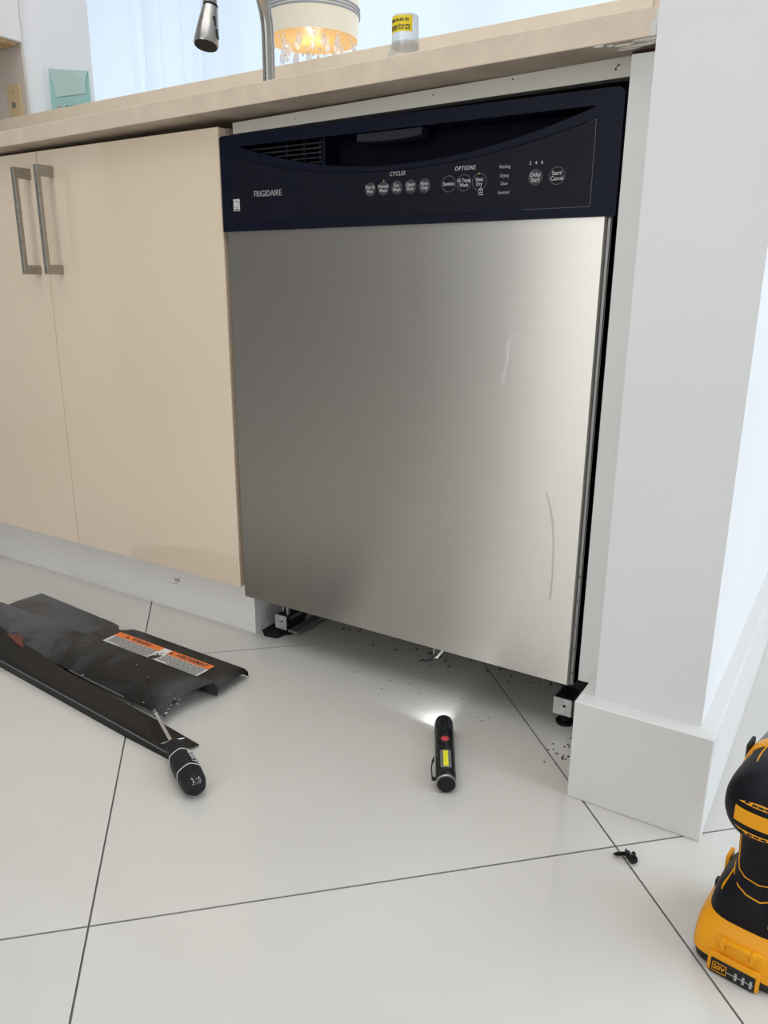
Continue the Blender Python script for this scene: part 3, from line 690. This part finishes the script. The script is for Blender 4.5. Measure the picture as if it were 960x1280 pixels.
# local frame: x from the butt towards the tip
hl = 0.103
def hprof(x):
    pts = [(0.0, .0095), (.0035, .0128), (.010, .0150), (.022, .0158), (.045, .0164), (.062, .0158), (.070, .0145), (.076, .0132), (.086, .0122), (.094, .0118), (.100, .0110), (.103, .0090)]
    for (a, ra), (b, rb) in zip(pts, pts[1:]):
        if x <= b: return ra + (rb - ra) * (x - a) / (b - a)
    return pts[-1][1]
def hring(x, k=24, extra=0.0, tilt=0.0):
    out = []
    for i in range(k):
        a = 2 * PI * i / k; xx = x + tilt * math.cos(a) ; r = hprof(max(0, min(hl, xx))) * (1 + .03 * math.cos(6 * a)) + extra
        out.append((xx, r * math.sin(a), r * math.cos(a)))
    return out
bm = bm_new(); loft(bm, [hring(x) for x in (0, .002, .0035, .006, .010, .016, .022, .032, .045, .054, .062, .069, .076, .081, .086, .094, .100, .103)]); put('handle', bm, M['rubber'], sd, smooth=50, world=False)
for x, tl_ in ((.030, 0), (.068, 0)):
    bm = bm_new(); tube(bm, hring(x, 36, .0001, tl_) + [hring(x, 36, .0001, tl_)[0]], .0006, 6); put('grip_line', bm, M['ink'], sd, smooth=60, world=False)
bm = bm_new(); lathe(bm, ((hl, .0026), (Ls - .012, .0026), (Ls - .010, .0034), (Ls, .0034)), 'x', 12); put('shaft', bm, M['chrome'], sd, smooth=40, world=False)
bm = bm_new(); lathe(bm, ((Ls - .009, .0037), (Ls + .004, .0037)), 'x', 6); put('bit', bm, M['black'], sd, world=False)
bm = bm_new(); tube(bm, [(.1050, -.0165, .0035), (.1050, -.004, .0050), (.1050, .004, .0050), (.1050, .0150, .0050)], [.0005, .0014, .0014, .0006], 6); put('guard', bm, M['steel'], sd, world=False)
def bend_handle(co):
    # text running along x on the handle, centred on angle a0 (towards the viewer's right)
    x = .0495 - co.x; a = -0.60 - co.y / .0162; r = hprof(max(0, min(hl, x))) * 1.03 + .0003 + co.z
    return Vector((x, r * math.sin(a), r * math.cos(a)))
text('HUSKY', .0105, None, M['ink'], sd, bend=bend_handle, world=False, bold=.0002, squash=1.0)
def bend_butt(co):
    yv, zv = -co.x * 1.0, co.y * 1.0
    ang = 0.35; x = .0006 - co.z
    y2 = yv * .8; z2 = zv + .0098
    r = math.hypot(y2, z2)
    xx = 0.0 if r < .0095 else .0035 * (r - .0095) / .0033 if r < .0128 else .0035 + .0065 * (r - .0128) / .0022
    return Vector((xx - .0012, y2, z2))
text('3:10', .0085, None, M['ink'], sd, bend=bend_butt, world=False)

# ================================================================== FLASHLIGHT
fl_tail = Vector((0.5085, -0.1945, 0.0)); fdir = Vector((-0.4870, 0.8734, 0))
fl = thing('flashlight', 'lit black pocket flashlight with yellow light strip on the tiles', 'flashlight', tuple(fl_tail))
fl.rotation_euler = (0, 0, math.atan2(fdir.y, fdir.x))
FR = 0.0132; FL = 0.142
# local: x along the body from the tail, z up, centre at z = FR
cz_ = (0, 0, FR + .0002)
prof = [(0.0, .0105), (.0006, .0122), (.0020, .0126), (.0022, .0128), (.010, .0128), (.0105, .0120), (.0125, .0120), (.013, .0128), (.020, .0128), (.021, .0128), (.058, .0128), (.0585, .0120), (.0605, .0120), (.061, .0126), (.064, .0126), (.0645, .0119), (.0665, .0119), (.067, .0127), (.112, .0130), (.118, .0132), (.136, .0132), (.142, .0124)]
bm = bm_new(); lathe(bm, prof, 'x', 36, cz_)
for v in bm.verts:                                         # flattened deck round the strip and the switch, chamfered head
    top = FR + .0002
    if .018 < v.co.x < .056: v.co.z = min(v.co.z, top + .0112)
    if .068 < v.co.x < .10: v.co.z = min(v.co.z, top + .0118)
body = put('body', bm, M['black'], fl, smooth=30, world=False)
bm = bm_new(); lathe(bm, ((-.0002, .0126), (.0012, .0133), (.0024, .0133)), 'x', 36, cz_); put('tail_ring', bm, M['steel'], fl, smooth=30, world=False)
bm = bm_new(); lathe(bm, ((-.0014, .0085), (-.0012, .0112), (.0, .0118)), 'x', 32, cz_); put('tail_cap', bm, M['rubber'], fl, smooth=30, world=False)
top = FR + .0002
bm = bm_new(); box(bm, (.019, -.0072, top + .0098), (.0565, .0072, top + .0126), .0008, 1); put('strip_window', bm, M['grey_plastic'], fl, world=False)
bm = bm_new(); box(bm, (.0205, -.0032, top + .0112), (.0545, .0032, top + .0131), .0002, 1); put('light_strip', bm, M['cob'], fl, world=False)
bm = bm_new(); lathe(bm, ((top + .0112, .0075), (top + .0128, .0070)), 'z', 24, (.082, 0, 0)); put('switch_bezel', bm, M['black'], fl, world=False)
bm = bm_new(); lathe(bm, ((top + .0125, .0056), (top + .0136, .0052), (top + .0142, .0035), (top + .0144, .001)), 'z', 24, (.082, 0, 0)); put('switch_button', bm, M['red_button'], fl, smooth=60, world=False)
# faceted head top: a flat triangular facet
bm = bm_new(); vs = [bm.verts.new(p) for p in ((.097, .0005, top + .0138), (.112, -.0100, top + .0118), (.138, -.0080, top + .0128), (.138, .0080, top + .0128), (.112, .0100, top + .0118))]; bm.faces.new(vs)
e = bmesh.ops.extrude_face_region(bm, geom=bm.faces[:]); bmesh.ops.translate(bm, vec=(0, 0, -.004), verts=[g for g in e['geom'] if isinstance(g, bmesh.types.BMVert)])
put('head_facet', bm, M['latch'], fl, world=False)
bm = bm_new(); lathe(bm, ((FL + .0002, .0105), (FL + .0006, .0100)), 'x', 28, cz_); put('lens', bm, M['lens'], fl, world=False)
bm = bm_new(); pts = [(.010, .0135, top), (.011, .0175, top), (.030, .0185, top + .001), (.044, .0172, top + .001), (.052, .0150, top), (.056, .0150, top)]
for a, b in zip(pts, pts[1:]):
    hexa(bm, [(a[0], a[1] - .0006, a[2] - .003), (b[0], b[1] - .0006, b[2] - .003), (b[0], b[1] + .0006, b[2] - .003), (a[0], a[1] + .0006, a[2] - .003), (a[0], a[1] - .0006, a[2] + .003), (b[0], b[1] - .0006, b[2] + .003), (b[0], b[1] + .0006, b[2] + .003), (a[0], a[1] + .0006, a[2] + .003)])
put('clip', bm, M['black'], fl, world=False)
l = bpy.data.lights.new('flashlight_beam', 'SPOT'); l.energy = 0.30; l.color = (0.88, 0.95, 1.0); l.spot_size = math.radians(95); l.spot_blend = 0.6; l.shadow_soft_size = 0.008
lo = bpy.data.objects.new('flashlight_beam', l); COL.objects.link(lo)
hp = fl_tail + fdir * (FL + .004) + Vector((0, 0, FR))
lo.location = hp; lo.rotation_euler = (fdir + Vector((-.32, -.12, -.14))).to_track_quat('-Z', 'Y').to_euler()

# ================================================================== SCREWS
def screw(loc, rotz, rotx, label, tilt=0.0):
    t = thing('screw', label, 'screw', loc, (rotx, tilt, rotz), 'black screws on the tile joint')
    # local: head at origin facing -x, shank along +x, centre height set by loc
    bm = bm_new(); lathe(bm, ((-.0040, .0028), (-.0034, .0034), (-.0008, .0034)), 'x', 6); put('head', bm, M['black'], t, world=False)
    bm = bm_new(); lathe(bm, ((-.0012, .0052), (.0004, .0052), (.0008, .003)), 'x', 20); put('washer', bm, M['black'], t, world=False, smooth=40)
    bm = bm_new(); n = 10; prof = []
    for k in range(22):
        x = .0006 + .014 * k / 21; base = .0021 if k < 16 else .0021 * (1 - (k - 15) / 7.0)
        prof.append((x, max(.0003, base + (.0005 if k % 2 else -.0002))))
    lathe(bm, prof, 'x', n); put('shank', bm, M['black'], t, world=False)
    bm = bm_new(); box(bm, (-.0044, -.0017, -.0004), (-.0038, .0017, .0004)); box(bm, (-.0044, -.0004, -.0017), (-.0038, .0004, .0017)); put('slot', bm, M['latch'], t, world=False)
    return t
screw((0.7300, -0.1870, 0.0054), math.radians(207), 0, 'black washer-head screw on the tile joint, point aimed at the dishwasher', 0.12)
screw((0.7385, -0.1915, 0.0054), math.radians(100), 0.3, 'black screw on the tile joint with its round head facing out', 0.12)

# ================================================================== DRILL (seen from behind, chuck pointing away)
dr = thing('cordless_drill', 'black and yellow cordless drill standing on its battery by the wall end', 'power drill', (0.8640, -0.2430, 0), (0, 0, math.radians(-8)))
def rings_z(secs, k=36):
    """secs: z, cx, cy, rx, ry, n"""
    return [[(cx + x, cy + y, z) for x, y in sup(rx, ry, n, k)] for z, cx, cy, rx, ry, n in secs]
def dp(name, bm, m, parent=dr, smooth=40): return put(name, bm, m, parent, smooth=smooth, world=False)
bm = bm_new(); loft(bm, rings_z([(0, 0, .004, .0385, .050, 6), (.0015, 0, .004, .0405, .052, 6), (.012, 0, .004, .0425, .0545, 6), (.0155, 0, .004, .0425, .0545, 6)])); bat = dp('battery', bm, M['black'])
bm = bm_new(); loft(bm, rings_z([(.0125, 0, .004, .0432, .0552, 6), (.020, 0, .004, .0432, .0550, 6), (.034, 0, .004, .0425, .0535, 5), (.043, 0, .005, .0400, .050, 5), (.050, 0, .006, .0365, .046, 4)])); shell = dp('shell', bm, M['yellow'], bat)
# label plate with raised frame on the rear face
bm = bm_new(); box(bm, (-.0235, -.0545, .0012), (.0215, -.0500, .0225), .0015); dp('label_frame', bm, M['yellow'], bat)
bm = bm_new(); box(bm, (-.0205, -.0553, -.0000 + .0008), (.0185, -.0500, .0170), .001); lp = dp('label', bm, M['black'], bat)
text('20V', .0062, facing_front(-.0125, -.0557, .0088), M['yellow'], bat, world=False, bold=.0002)
bm = bm_new()
for a, b in (((-.0185, .0038), (-.0062, .0044)), ((-.0185, .0132), (-.0062, .0138)), ((-.0185, .0038), (-.0179, .0138)), ((-.0066, .0038), (-.0060, .0138)), ):
    box(bm, (a[0], -.0558, a[1]), (b[0], -.0553, b[1]))
dp('label_border', bm, M['yellow'], bat)
bm = bm_new(); box(bm, (-.0055, -.0558, .0080), (.0170, -.0553, .0086))
for x in (.001, .0075, .0140): box(bm, (x, -.0558, .0045), (x + .0022, -.0553, .0120))
dp('charge_marks', bm, M['ink_dim'], bat)
# release latch
bm = bm_new(); box(bm, (-.020, -.0515, .027), (.022, -.043, .0385), .002); box(bm, (-.0155, -.0545, .0275), (-.0105, -.048, .0395), .0015); box(bm, (.0105, -.0545, .0275), (.0155, -.048, .0395), .0015); box(bm, (-.0110, -.0540, .0345), (.0110, -.049, .0390), .0012)
lt = dp('release_latch', bm, M['yellow'], bat)
bm = bm_new(); box(bm, (-.0095, -.0522, .0285), (.0095, -.0512, .0340)); dp('latch_recess', bm, M['cob'] if False else M['yellow'], bat)
# foot and handle
HS = [(.040, 0, .006, .0345, .044, 4), (.048, 0, .006, .0365, .0465, 4), (.062, 0, .004, .0345, .043, 3.5), (.074, 0, .004, .0310, .042, 3), (.083, 0, .000, .0255, .0340, 2.8), (.092, 0, -.005, .0210, .0270, 2.6), (.110, 0, -.007, .0200, .0250, 2.5), (.135, 0, -.010, .0208, .0250, 2.5), (.150, 0, -.012, .0235, .0270, 2.5), (.160, 0, -.010, .026, .030, 2.4)]
bm = bm_new(); loft(bm, rings_z(HS)); dp('grip', bm, M['grip'])
def grip_pt(x, z, off=.0003):
    for (z0, _, c0, rx0, ry0, n0), (z1, _, c1, rx1, ry1, n1) in zip(HS, HS[1:]):
        if z <= z1:
            f = (z - z0) / (z1 - z0); rx, ry, cy, n = rx0 + (rx1 - rx0) * f, ry0 + (ry1 - ry0) * f, c0 + (c1 - c0) * f, n0 + (n1 - n0) * f
            q = max(0, 1 - min(1, abs(x) / rx) ** n); return (x, cy - ry * q ** (1 / n) - off, z)
for path, rr in (([(-.0165, .146), (-.0170, .132), (-.0165, .118), (-.0160, .106), (-.0140, .100), (-.008, .0965), (.004, .0945), (.012, .0955)], .0006),
             ([(.0150, .125), (.0140, .112), (.0128, .098)], .0006),
             ([(-.0205, .0955), (-.0190, .0905), (-.0120, .0850), (-.004, .0815), (.008, .0800), (.016, .0825), (.0195, .0790), (.0200, .066)], .0007),
             ([(-.0195, .0925), (-.0225, .0830), (-.0250, .0760), (-.0258, .0715)], [.0007, .0008, .0013, .0005])):
    bm = bm_new(); tube(bm, [grip_pt(x, z) for x, z in path], rr, 6); dp('yellow_line', bm, M['yellow'])
bm = bm_new(); tube(bm, [grip_pt(x, z) for x, z in ((.0200, .074), (.0198, .060))], .0022, 8); dp('yellow_badge', bm, M['yellow'])
bm = bm_new(); box(bm, (-.0365, .018, .050), (-.0325, .036, .072), .001); dp('side_hook', bm, M['yellow'])
bm = bm_new(); box(bm, (-.0395, .002, .044), (-.034, .010, .053), .001); dp('hook_screw', bm, M['black'])
# motor housing along y
ZM = 0.173
def ring_y(y, rx, rz, cz=ZM, n=2.2, k=40): return [(x, y, cz + z) for x, z in sup(rx, rz, n, k)]
RX, RZ = .0348, .0335
def cap_y(r, off=0.0): return -0.022 - (.034 + off) * max(0.0, 1 - min(1, r) ** 2.6) ** (1 / 2.6)
rg = []
for q in (.02, .3, .55, .75, .88, .95, .99, 1.0): rg.append(ring_y(cap_y(q), RX * q, RZ * q))
rg += [ring_y(-.010, RX, RZ), ring_y(.010, RX * .97, RZ * .99, ZM - .0005), ring_y(.030, RX * .95, RZ * .98, ZM - .001), ring_y(.039, RX * .95, RZ * .98, ZM - .002)]
bm = bm_new(); loft(bm, rg); dp('motor_housing', bm, M['grip'])
def cap_pt(x, z, off=.0005):
    r = min(.995, math.hypot(x / RX, z / RZ)); return (x, cap_y(r) - off, ZM + z)
def cap_patch(bm, x0, x1, lo, hi, nx=20, nz=4):
    g = [[bm.verts.new(cap_pt(x0 + (x1 - x0) * i / nx, lo(x0 + (x1 - x0) * i / nx) + (hi(x0 + (x1 - x0) * i / nx) - lo(x0 + (x1 - x0) * i / nx)) * j / nz)) for j in range(nz + 1)] for i in range(nx + 1)]
    for i in range(nx):
        for j in range(nz): bm.faces.new((g[i][j], g[i + 1][j], g[i + 1][j + 1], g[i][j + 1]))
bm = bm_new(); cap_patch(bm, -.0205, .0205, lambda x: -.0075, lambda x: .0070); dp('yellow_band', bm, M['yellow'])
bm = bm_new(); cap_patch(bm, -.0185, .0185, lambda x: .0120, lambda x: .0120 + .0042 * max(0, 1 - (x / .0185) ** 2)); dp('vent', bm, M['yellow'])
bm = bm_new(); cap_patch(bm, -.0195, .0195, lambda x: -.0135 - .0050 * max(0, 1 - (x / .0195) ** 2), lambda x: -.0135); dp('vent', bm, M['yellow'])
for z, w_ in ((.0138, .011), (-.0158, .012)):
    for x in (-w_, -w_ / 2.2, 0.0, w_ / 2.2, w_):
        bm = bm_new(); x_, y_, z_ = cap_pt(x, z, .0007); box(bm, (x_ - .0022, y_ - .0001, z_ - .0009), (x_ + .0022, y_ + .002, z_ + .0009)); dp('vent_slot', bm, M['dark'])
# forward housing: yellow collar, grey gear case, chuck
bm = bm_new(); loft(bm, [ring_y(.022, RX * .985, RZ * 1.0, ZM - .001), ring_y(.026, RX * 1.02, RZ * 1.035, ZM - .001), ring_y(.038, RX * 1.03, RZ * 1.035, ZM - .002), ring_y(.042, RX, RZ * 1.01, ZM - .002)]); dp('yellow_collar', bm, M['yellow'])
bm = bm_new(); loft(bm, [ring_y(.040, RX * .98, RZ * .99, ZM - .002), ring_y(.050, RX * .98, RZ * .99, ZM - .002), ring_y(.078, RX * .93, RZ * .94, ZM - .002), ring_y(.090, RX * .75, RZ * .76, ZM - .002)]); dp('gear_case', bm, M['grey_plastic'])
bm = bm_new(); lathe(bm, ((.088, .024), (.092, .0245), (.112, .0235), (.128, .018), (.140, .012), (.142, .006)), 'y', 28, (0, 0, ZM - .002)); dp('chuck', bm, M['black'])
for sx in (-1, 1):
    bm = bm_new(); tube(bm, [(sx * .0285, -.010, ZM + .0175), (sx * .0275, .018, ZM + .0195)], .0009, 6); tube(bm, [(sx * .0330, -.006, ZM + .004), (sx * .0325, .018, ZM + .010)], .0011, 6); dp('yellow_line', bm, M['yellow'])
    bm = bm_new(); box(bm, (sx * .0345 - .0018, .030, ZM + .004), (sx * .0345 + .0018, .050, ZM + .019), .001); dp('mode_tab', bm, M['black'])
bm = bm_new(); g = [[bm.verts.new((x, y, ZM - .0005 + RZ * .995 * math.sqrt(max(0, 1 - abs(x / (RX * .98)) ** 2.2)) + .0006)) for y in (-.012, .018)] for x in [-.017 + .034 * k / 10 for k in range(11)]]
for a, b in zip(g, g[1:]): bm.faces.new((a[0], b[0], b[1], a[1]))
dp('top_inset', bm, M['latch'])
bm = bm_new(); tube(bm, [(x, y, ZM + .0003 + RZ * .995 * math.sqrt(max(0, 1 - abs(x / (RX * .98)) ** 2.2))) for x, y in ((-.017, -.012), (-.018, .004), (-.017, .018), (-.008, .019), (.008, .019), (.017, .018), (.018, .004), (.017, -.012))], .0007, 6); dp('inset_outline', bm, M['yellow'])
bm = bm_new(); loft(bm, [[(x, .012 + .0 * x, z) for x, z in ((-.007, .158), (.007, .158), (.007, .128), (-.007, .128))], [(x, .030, z) for x, z in ((-.0065, .156), (.0065, .156), (.0065, .130), (-.0065, .130))]]); dp('trigger', bm, M['latch'])

# ================================================================== ON THE COUNTER
# faucet
FX, FY = -0.279, 0.452
zc0 = ct(FX)
fa = thing('faucet', 'brushed steel pull-down kitchen faucet with a hanging spray head', 'faucet', (FX, FY, zc0))
bm = bm_new(); lathe(bm, ((zc0, .030), (zc0 + .006, .030), (zc0 + .012, .020), (zc0 + .07, .018), (zc0 + .075, .0135)), 'z', 28, (FX, FY, 0)); put('base', bm, M['steel'], fa, smooth=40)
bm = bm_new(); zr = 1.105; Rr = 0.105; hd = Vector((0.185, -0.98, 0)).normalized()
pts = [(FX, FY, zc0 + .07), (FX, FY, 0.98), (FX, FY, 1.05)] + [tuple(Vector((FX, FY, zr)) + hd * (Rr - Rr * math.cos(a)) + Vector((0, 0, Rr * math.sin(a)))) for a in [PI * k / 16 for k in range(17)]]
ex = Vector((FX, FY, 0)) + hd * (2 * Rr); pts += [(ex.x, ex.y, 1.09)]
tube(bm, pts, .0128, 18); put('spout', bm, M['steel'], fa, smooth=50)
rv = Vector((0.847, 0.531, 0))
hb, ht = Vector((ex.x + .001, ex.y - .017, 1.028)), Vector((ex.x, ex.y, 1.094)); hx_ = (ht - hb)
bm = bm_new()
tube(bm, [hb, hb + hx_ * .05, hb + hx_ * .5, hb + hx_ * .92, ht], [.0215, .0226, .0192, .0148, .0135], 24); sh = put('spray_head', bm, M['steel'], fa, smooth=50)
bm = bm_new(); tube(bm, [ht - hx_ * .02, ht + hx_ * .05], .0139, 18); put('seal_ring', bm, M['black'], fa)
bm = bm_new(); tube(bm, [hb - hx_ * .02, hb + hx_ * .02], .0204, 22); put('spray_face', bm, M['dark'], sh)
for k in range(16):
    a = 2 * PI * k / 16 if k < 10 else 2 * PI * (k - 10) / 6; rr = .0140 if k < 10 else .0075
    if k < 10: a = 2 * PI * k / 10
    bm = bm_new(); c = hb + Vector((rr * math.cos(a), rr * math.sin(a), -.0022)); lathe(bm, ((0, .0011), (.0012, .0013)), 'z', 6, tuple(c)); put('nozzle', bm, M['latch'], sh)
def bmesh_buttons(bm, hb, rv):
    side = Vector((-rv.y, rv.x, 0))
    for z0, z1, r0 in ((.010, .026, .0195), (.031, .046, .0170)):
        c = hb + rv * r0; lo = [c + side * a + rv * b + Vector((0, 0, z0)) for a, b in ((-.005, 0), (-.005, .0045), (.005, .0045), (.005, 0))]
        hexa(bm, lo + [p + Vector((0, 0, z1 - z0)) - rv * .001 for p in lo])
bm = bm_new(); bmesh_buttons(bm, hb, rv); put('spray_button', bm, M['black'], sh)

# bottle
BX, BY = 0.169, 0.252; zb0 = ct(BX)
bo = thing('squeeze_bottle', 'clear plastic bottle with a yellow sticker printed upside down on its neck', 'bottle', (BX, BY, zb0))
bm = bm_new(); loft(bm, [[(BX + cx + x, BY + y, z) for x, y in sup(rx, ry, 2.2, 32)] for z, cx, rx, ry in ((zb0, -.006, .030, .022), (zb0 + .003, -.006, .033, .0245), (.915, -.006, .0335, .0245), (.945, -.0052, .0315, .0235), (.962, -.003, .0275, .0225), (.974, -.0012, .0235, .0212), (.981, 0, .0208, .0205))])
put('body', bm, M['clear'], bo, smooth=50)
bm = bm_new(); lathe(bm, ((.9745, .0195), (.975, .0213), (1.0170, .0208), (1.0185, .0195)), 'z', 36, (BX, BY, 0)); put('cap', bm, M['clear'], bo, smooth=40)
bm = bm_new(); lathe(bm, ((.9700, .008), (.972, .0185), (.9765, .0190), (.9775, .008)), 'z', 28, (BX, BY, 0)); put('seal', bm, M['clear'], bo, smooth=40)
va = math.atan2(-0.9385 - BY, 0.878 - BX) - 0.42
def wrap(a, z, r=.0215): return Vector((BX + r * math.cos(va + a), BY + r * math.sin(va + a), z))
bm = bm_new(); g = [[bm.verts.new(wrap(-1.15 + 2.1 * k / 16, z)) for z in (.9925, 1.0150)] for k in range(17)]
for a, b in zip(g, g[1:]): bm.faces.new((a[0], b[0], b[1], a[1]))
stk = put('sticker', bm, M['sticker_y'], bo, smooth=60)
for body, z, sz in (('EZ-SQUEEZE', .9990, .0090), ('NO FLIP NO MESS', 1.0090, .0056)):
    text(body, sz, None, M['print'], stk, bend=lambda co, z=z: wrap(-.1 - co.x / .0215, z - co.y, .0217 + co.z), bold=.0002, squash=.72)

# envelope on the sill
e0 = Vector((-1.314, 0.690, 1.0625)); e1 = Vector((-1.174, 0.718, 1.0625)); ed = (e1 - e0).normalized(); en = Vector((ed.y, -ed.x, 0))
ev = thing('envelope', 'pale teal paper envelope with a curved flap and round sticker on the sill', 'envelope', tuple((e0 + e1) / 2))
wv = (e1 - e0).length; hz0, hz1 = 0.158, 0.140
def E(a, z, d=0.0): return e0 + ed * a + Vector((0, 0, z)) + en * d
bm = bm_new(); hexa(bm, [E(0, 0, .004), E(wv, 0, .004), E(wv, 0, -.004), E(0, 0, -.004), E(0, hz0, .0015), E(wv, hz1, .0015), E(wv, hz1, -.0015), E(0, hz0, -.0015)]); put('pocket', bm, M['teal'], ev)
bm = bm_new(); fpts = [E(0.0005, hz0 - .0005, .0022), E(wv - .0005, hz1 - .0005, .0022)] + [E(wv - .0005 - .012 * math.sin(PI / 2 * k / 6), hz1 - .058 * (k / 6), .0042) for k in range(1, 7)] + [E(.022 - .020 * (1 - math.cos(PI / 2 * k / 6)), hz0 - .078 + .076 * k / 6 * .95, .0042 - .0018 * k / 6) for k in range(0, 6)]
bm.faces.new([bm.verts.new(p) for p in fpts])
r_ = bmesh.ops.extrude_face_region(bm, geom=bm.faces[:]); bmesh.ops.translate(bm, vec=en * .0005, verts=[x for x in r_['geom'] if isinstance(x, bmesh.types.BMVert)])
put('flap', bm, M['teal2'], ev)
bm = bm_new(); ring = [E(.030 + .010 * math.cos(2 * PI * k / 24), .049 + .010 * math.sin(2 * PI * k / 24), .0045) for k in range(24)]; bm.faces.new([bm.verts.new(p) for p in ring]); rs = put('round_sticker', bm, M['white'], ev)
bm = bm_new()
for k in range(5):
    a = 2 * PI * k / 5; bm.faces.new([bm.verts.new(E(.030 + .0055 * math.cos(a) + .0024 * math.cos(2 * PI * q / 6), .049 + .0055 * math.sin(a) + .0024 * math.sin(2 * PI * q / 6), .0048)) for q in range(6)])
put('emblem', bm, M['latch'], rs)
bm = bm_new()
for k in range(4): bm.faces.new([bm.verts.new(E(.052 + a + .016 * k, .049 + b, .0045)) for a, b in ((0, 0), (.012, 0), (.012, .005), (0, .005))])
put('printed_line', bm, M['latch'], ev)

# ================================================================== CURTAINS AND CHANDELIER BEYOND
def curtain(x0, x1, amp, per, label, seed):
    bm = bm_new(); r = random.Random(seed); n = int((x1 - x0) / .035); cols = []
    ph = 0
    for i in range(n + 1):
        x = x0 + (x1 - x0) * i / n; ph += .035 / per * 2 * PI * r.uniform(.6, 1.4)
        y = 4.05 + amp * math.sin(ph) + .3 * amp * math.sin(2.3 * ph)
        cols.append([bm.verts.new((x, y, .02)), bm.verts.new((x, y + .01 * math.sin(ph * .7), 1.2)), bm.verts.new((x, 4.05 + (y - 4.05) * .8, 3.45))])
    for a, b in zip(cols, cols[1:]):
        for j in range(2): bm.faces.new((a[j], b[j], b[j + 1], a[j + 1]))
    o = put('sheer_curtain', bm, M['sheer'], None, smooth=80); tag(o, label, 'curtain', 'sheer curtains of the room beyond'); return o
curtain(-6.05, -4.72, .012, .9, 'smooth pale blue sheer curtain seen between the envelope and the spray head', 2)
curtain(-4.70, -3.75, .045, .22, 'sheer curtain in close folds behind the steel faucet', 4)
curtain(-3.73, 0.75, .014, .8, 'wide flat sheer curtain behind the lamp and the bottle', 6)

# chandelier
C_ = Vector((0.8784, -0.9385, 0.6074)); fk = 0.62
def far(p): return C_ + (Vector(p) - C_) * fk
cc = far((-3.20, 4.5, 2.445)); RD = 0.224
ch = thing('chandelier', 'cream drum chandelier with glowing amber underside and hanging crystals', 'chandelier', (cc.x, cc.y, cc.z))
zl = cc.z
bm = bm_new(); n = 48; prof = [(zl - .002, RD * .97), (zl + .10, RD), (zl + .22, RD)]
lathe(bm, prof, 'z', n, (cc.x, cc.y, 0), caps=False); put('drum_shade', bm, M['shade'], ch, smooth=60)
for z in (zl + .098, zl + .112, zl + .126):
    bm = bm_new(); lathe(bm, ((z - .005, RD + .001), (z - .003, RD + .006), (z + .003, RD + .006), (z + .005, RD + .001)), 'z', 48, (cc.x, cc.y, 0), caps=False); put('shade_band', bm, M['band'], ch, smooth=60)
bm = bm_new(); lathe(bm, ((zl - .001, RD * .955), (zl + .004, RD * .955)), 'z', n, (cc.x, cc.y, 0)); put('diffuser', bm, M['amber'], ch)
r = random.Random(11)
for k in range(26):
    a = 2 * PI * k / 26 * 1.0 + r.uniform(-.08, .08); rad = RD * (.90 if k % 2 else .62); lx, ly = cc.x + rad * math.cos(a), cc.y + rad * math.sin(a); drop = r.uniform(.012, .03)
    bm = bm_new(); lathe(bm, ((zl - drop, .003), (zl - drop - .012, .011), (zl - drop - .030, .015), (zl - drop - .046, .010), (zl - drop - .054, .002)), 'z', 8, (lx, ly, 0)); put('crystal_drop', bm, M['crystal'], ch)
for k in range(44):
    a = r.uniform(0, 2 * PI); rad = RD * math.sqrt(r.uniform(.05, .9)); s = r.uniform(.005, .009)
    bm = bm_new(); lathe(bm, ((zl - .004 - 2 * s, s * .3), (zl - .004 - s, s), (zl - .004, s * .3)), 'z', 7, (cc.x + rad * math.cos(a), cc.y + rad * math.sin(a), 0)); put('crystal_bead', bm, M['crystal'], ch)
bm = bm_new(); lathe(bm, ((zl + .20, .006), (3.5, .006)), 'z', 10, (cc.x, cc.y, 0)); put('rod', bm, M['steel'], ch)

l = bpy.data.lights.new('crystal_fill', 'POINT'); l.energy = 0.55; l.color = (1.0, 0.95, 0.88); l.shadow_soft_size = 0.03  # added light below the diffuser to brighten the crystals
lo = bpy.data.objects.new('crystal_fill', l); COL.objects.link(lo); lo.location = (cc.x, cc.y, zl - .075)
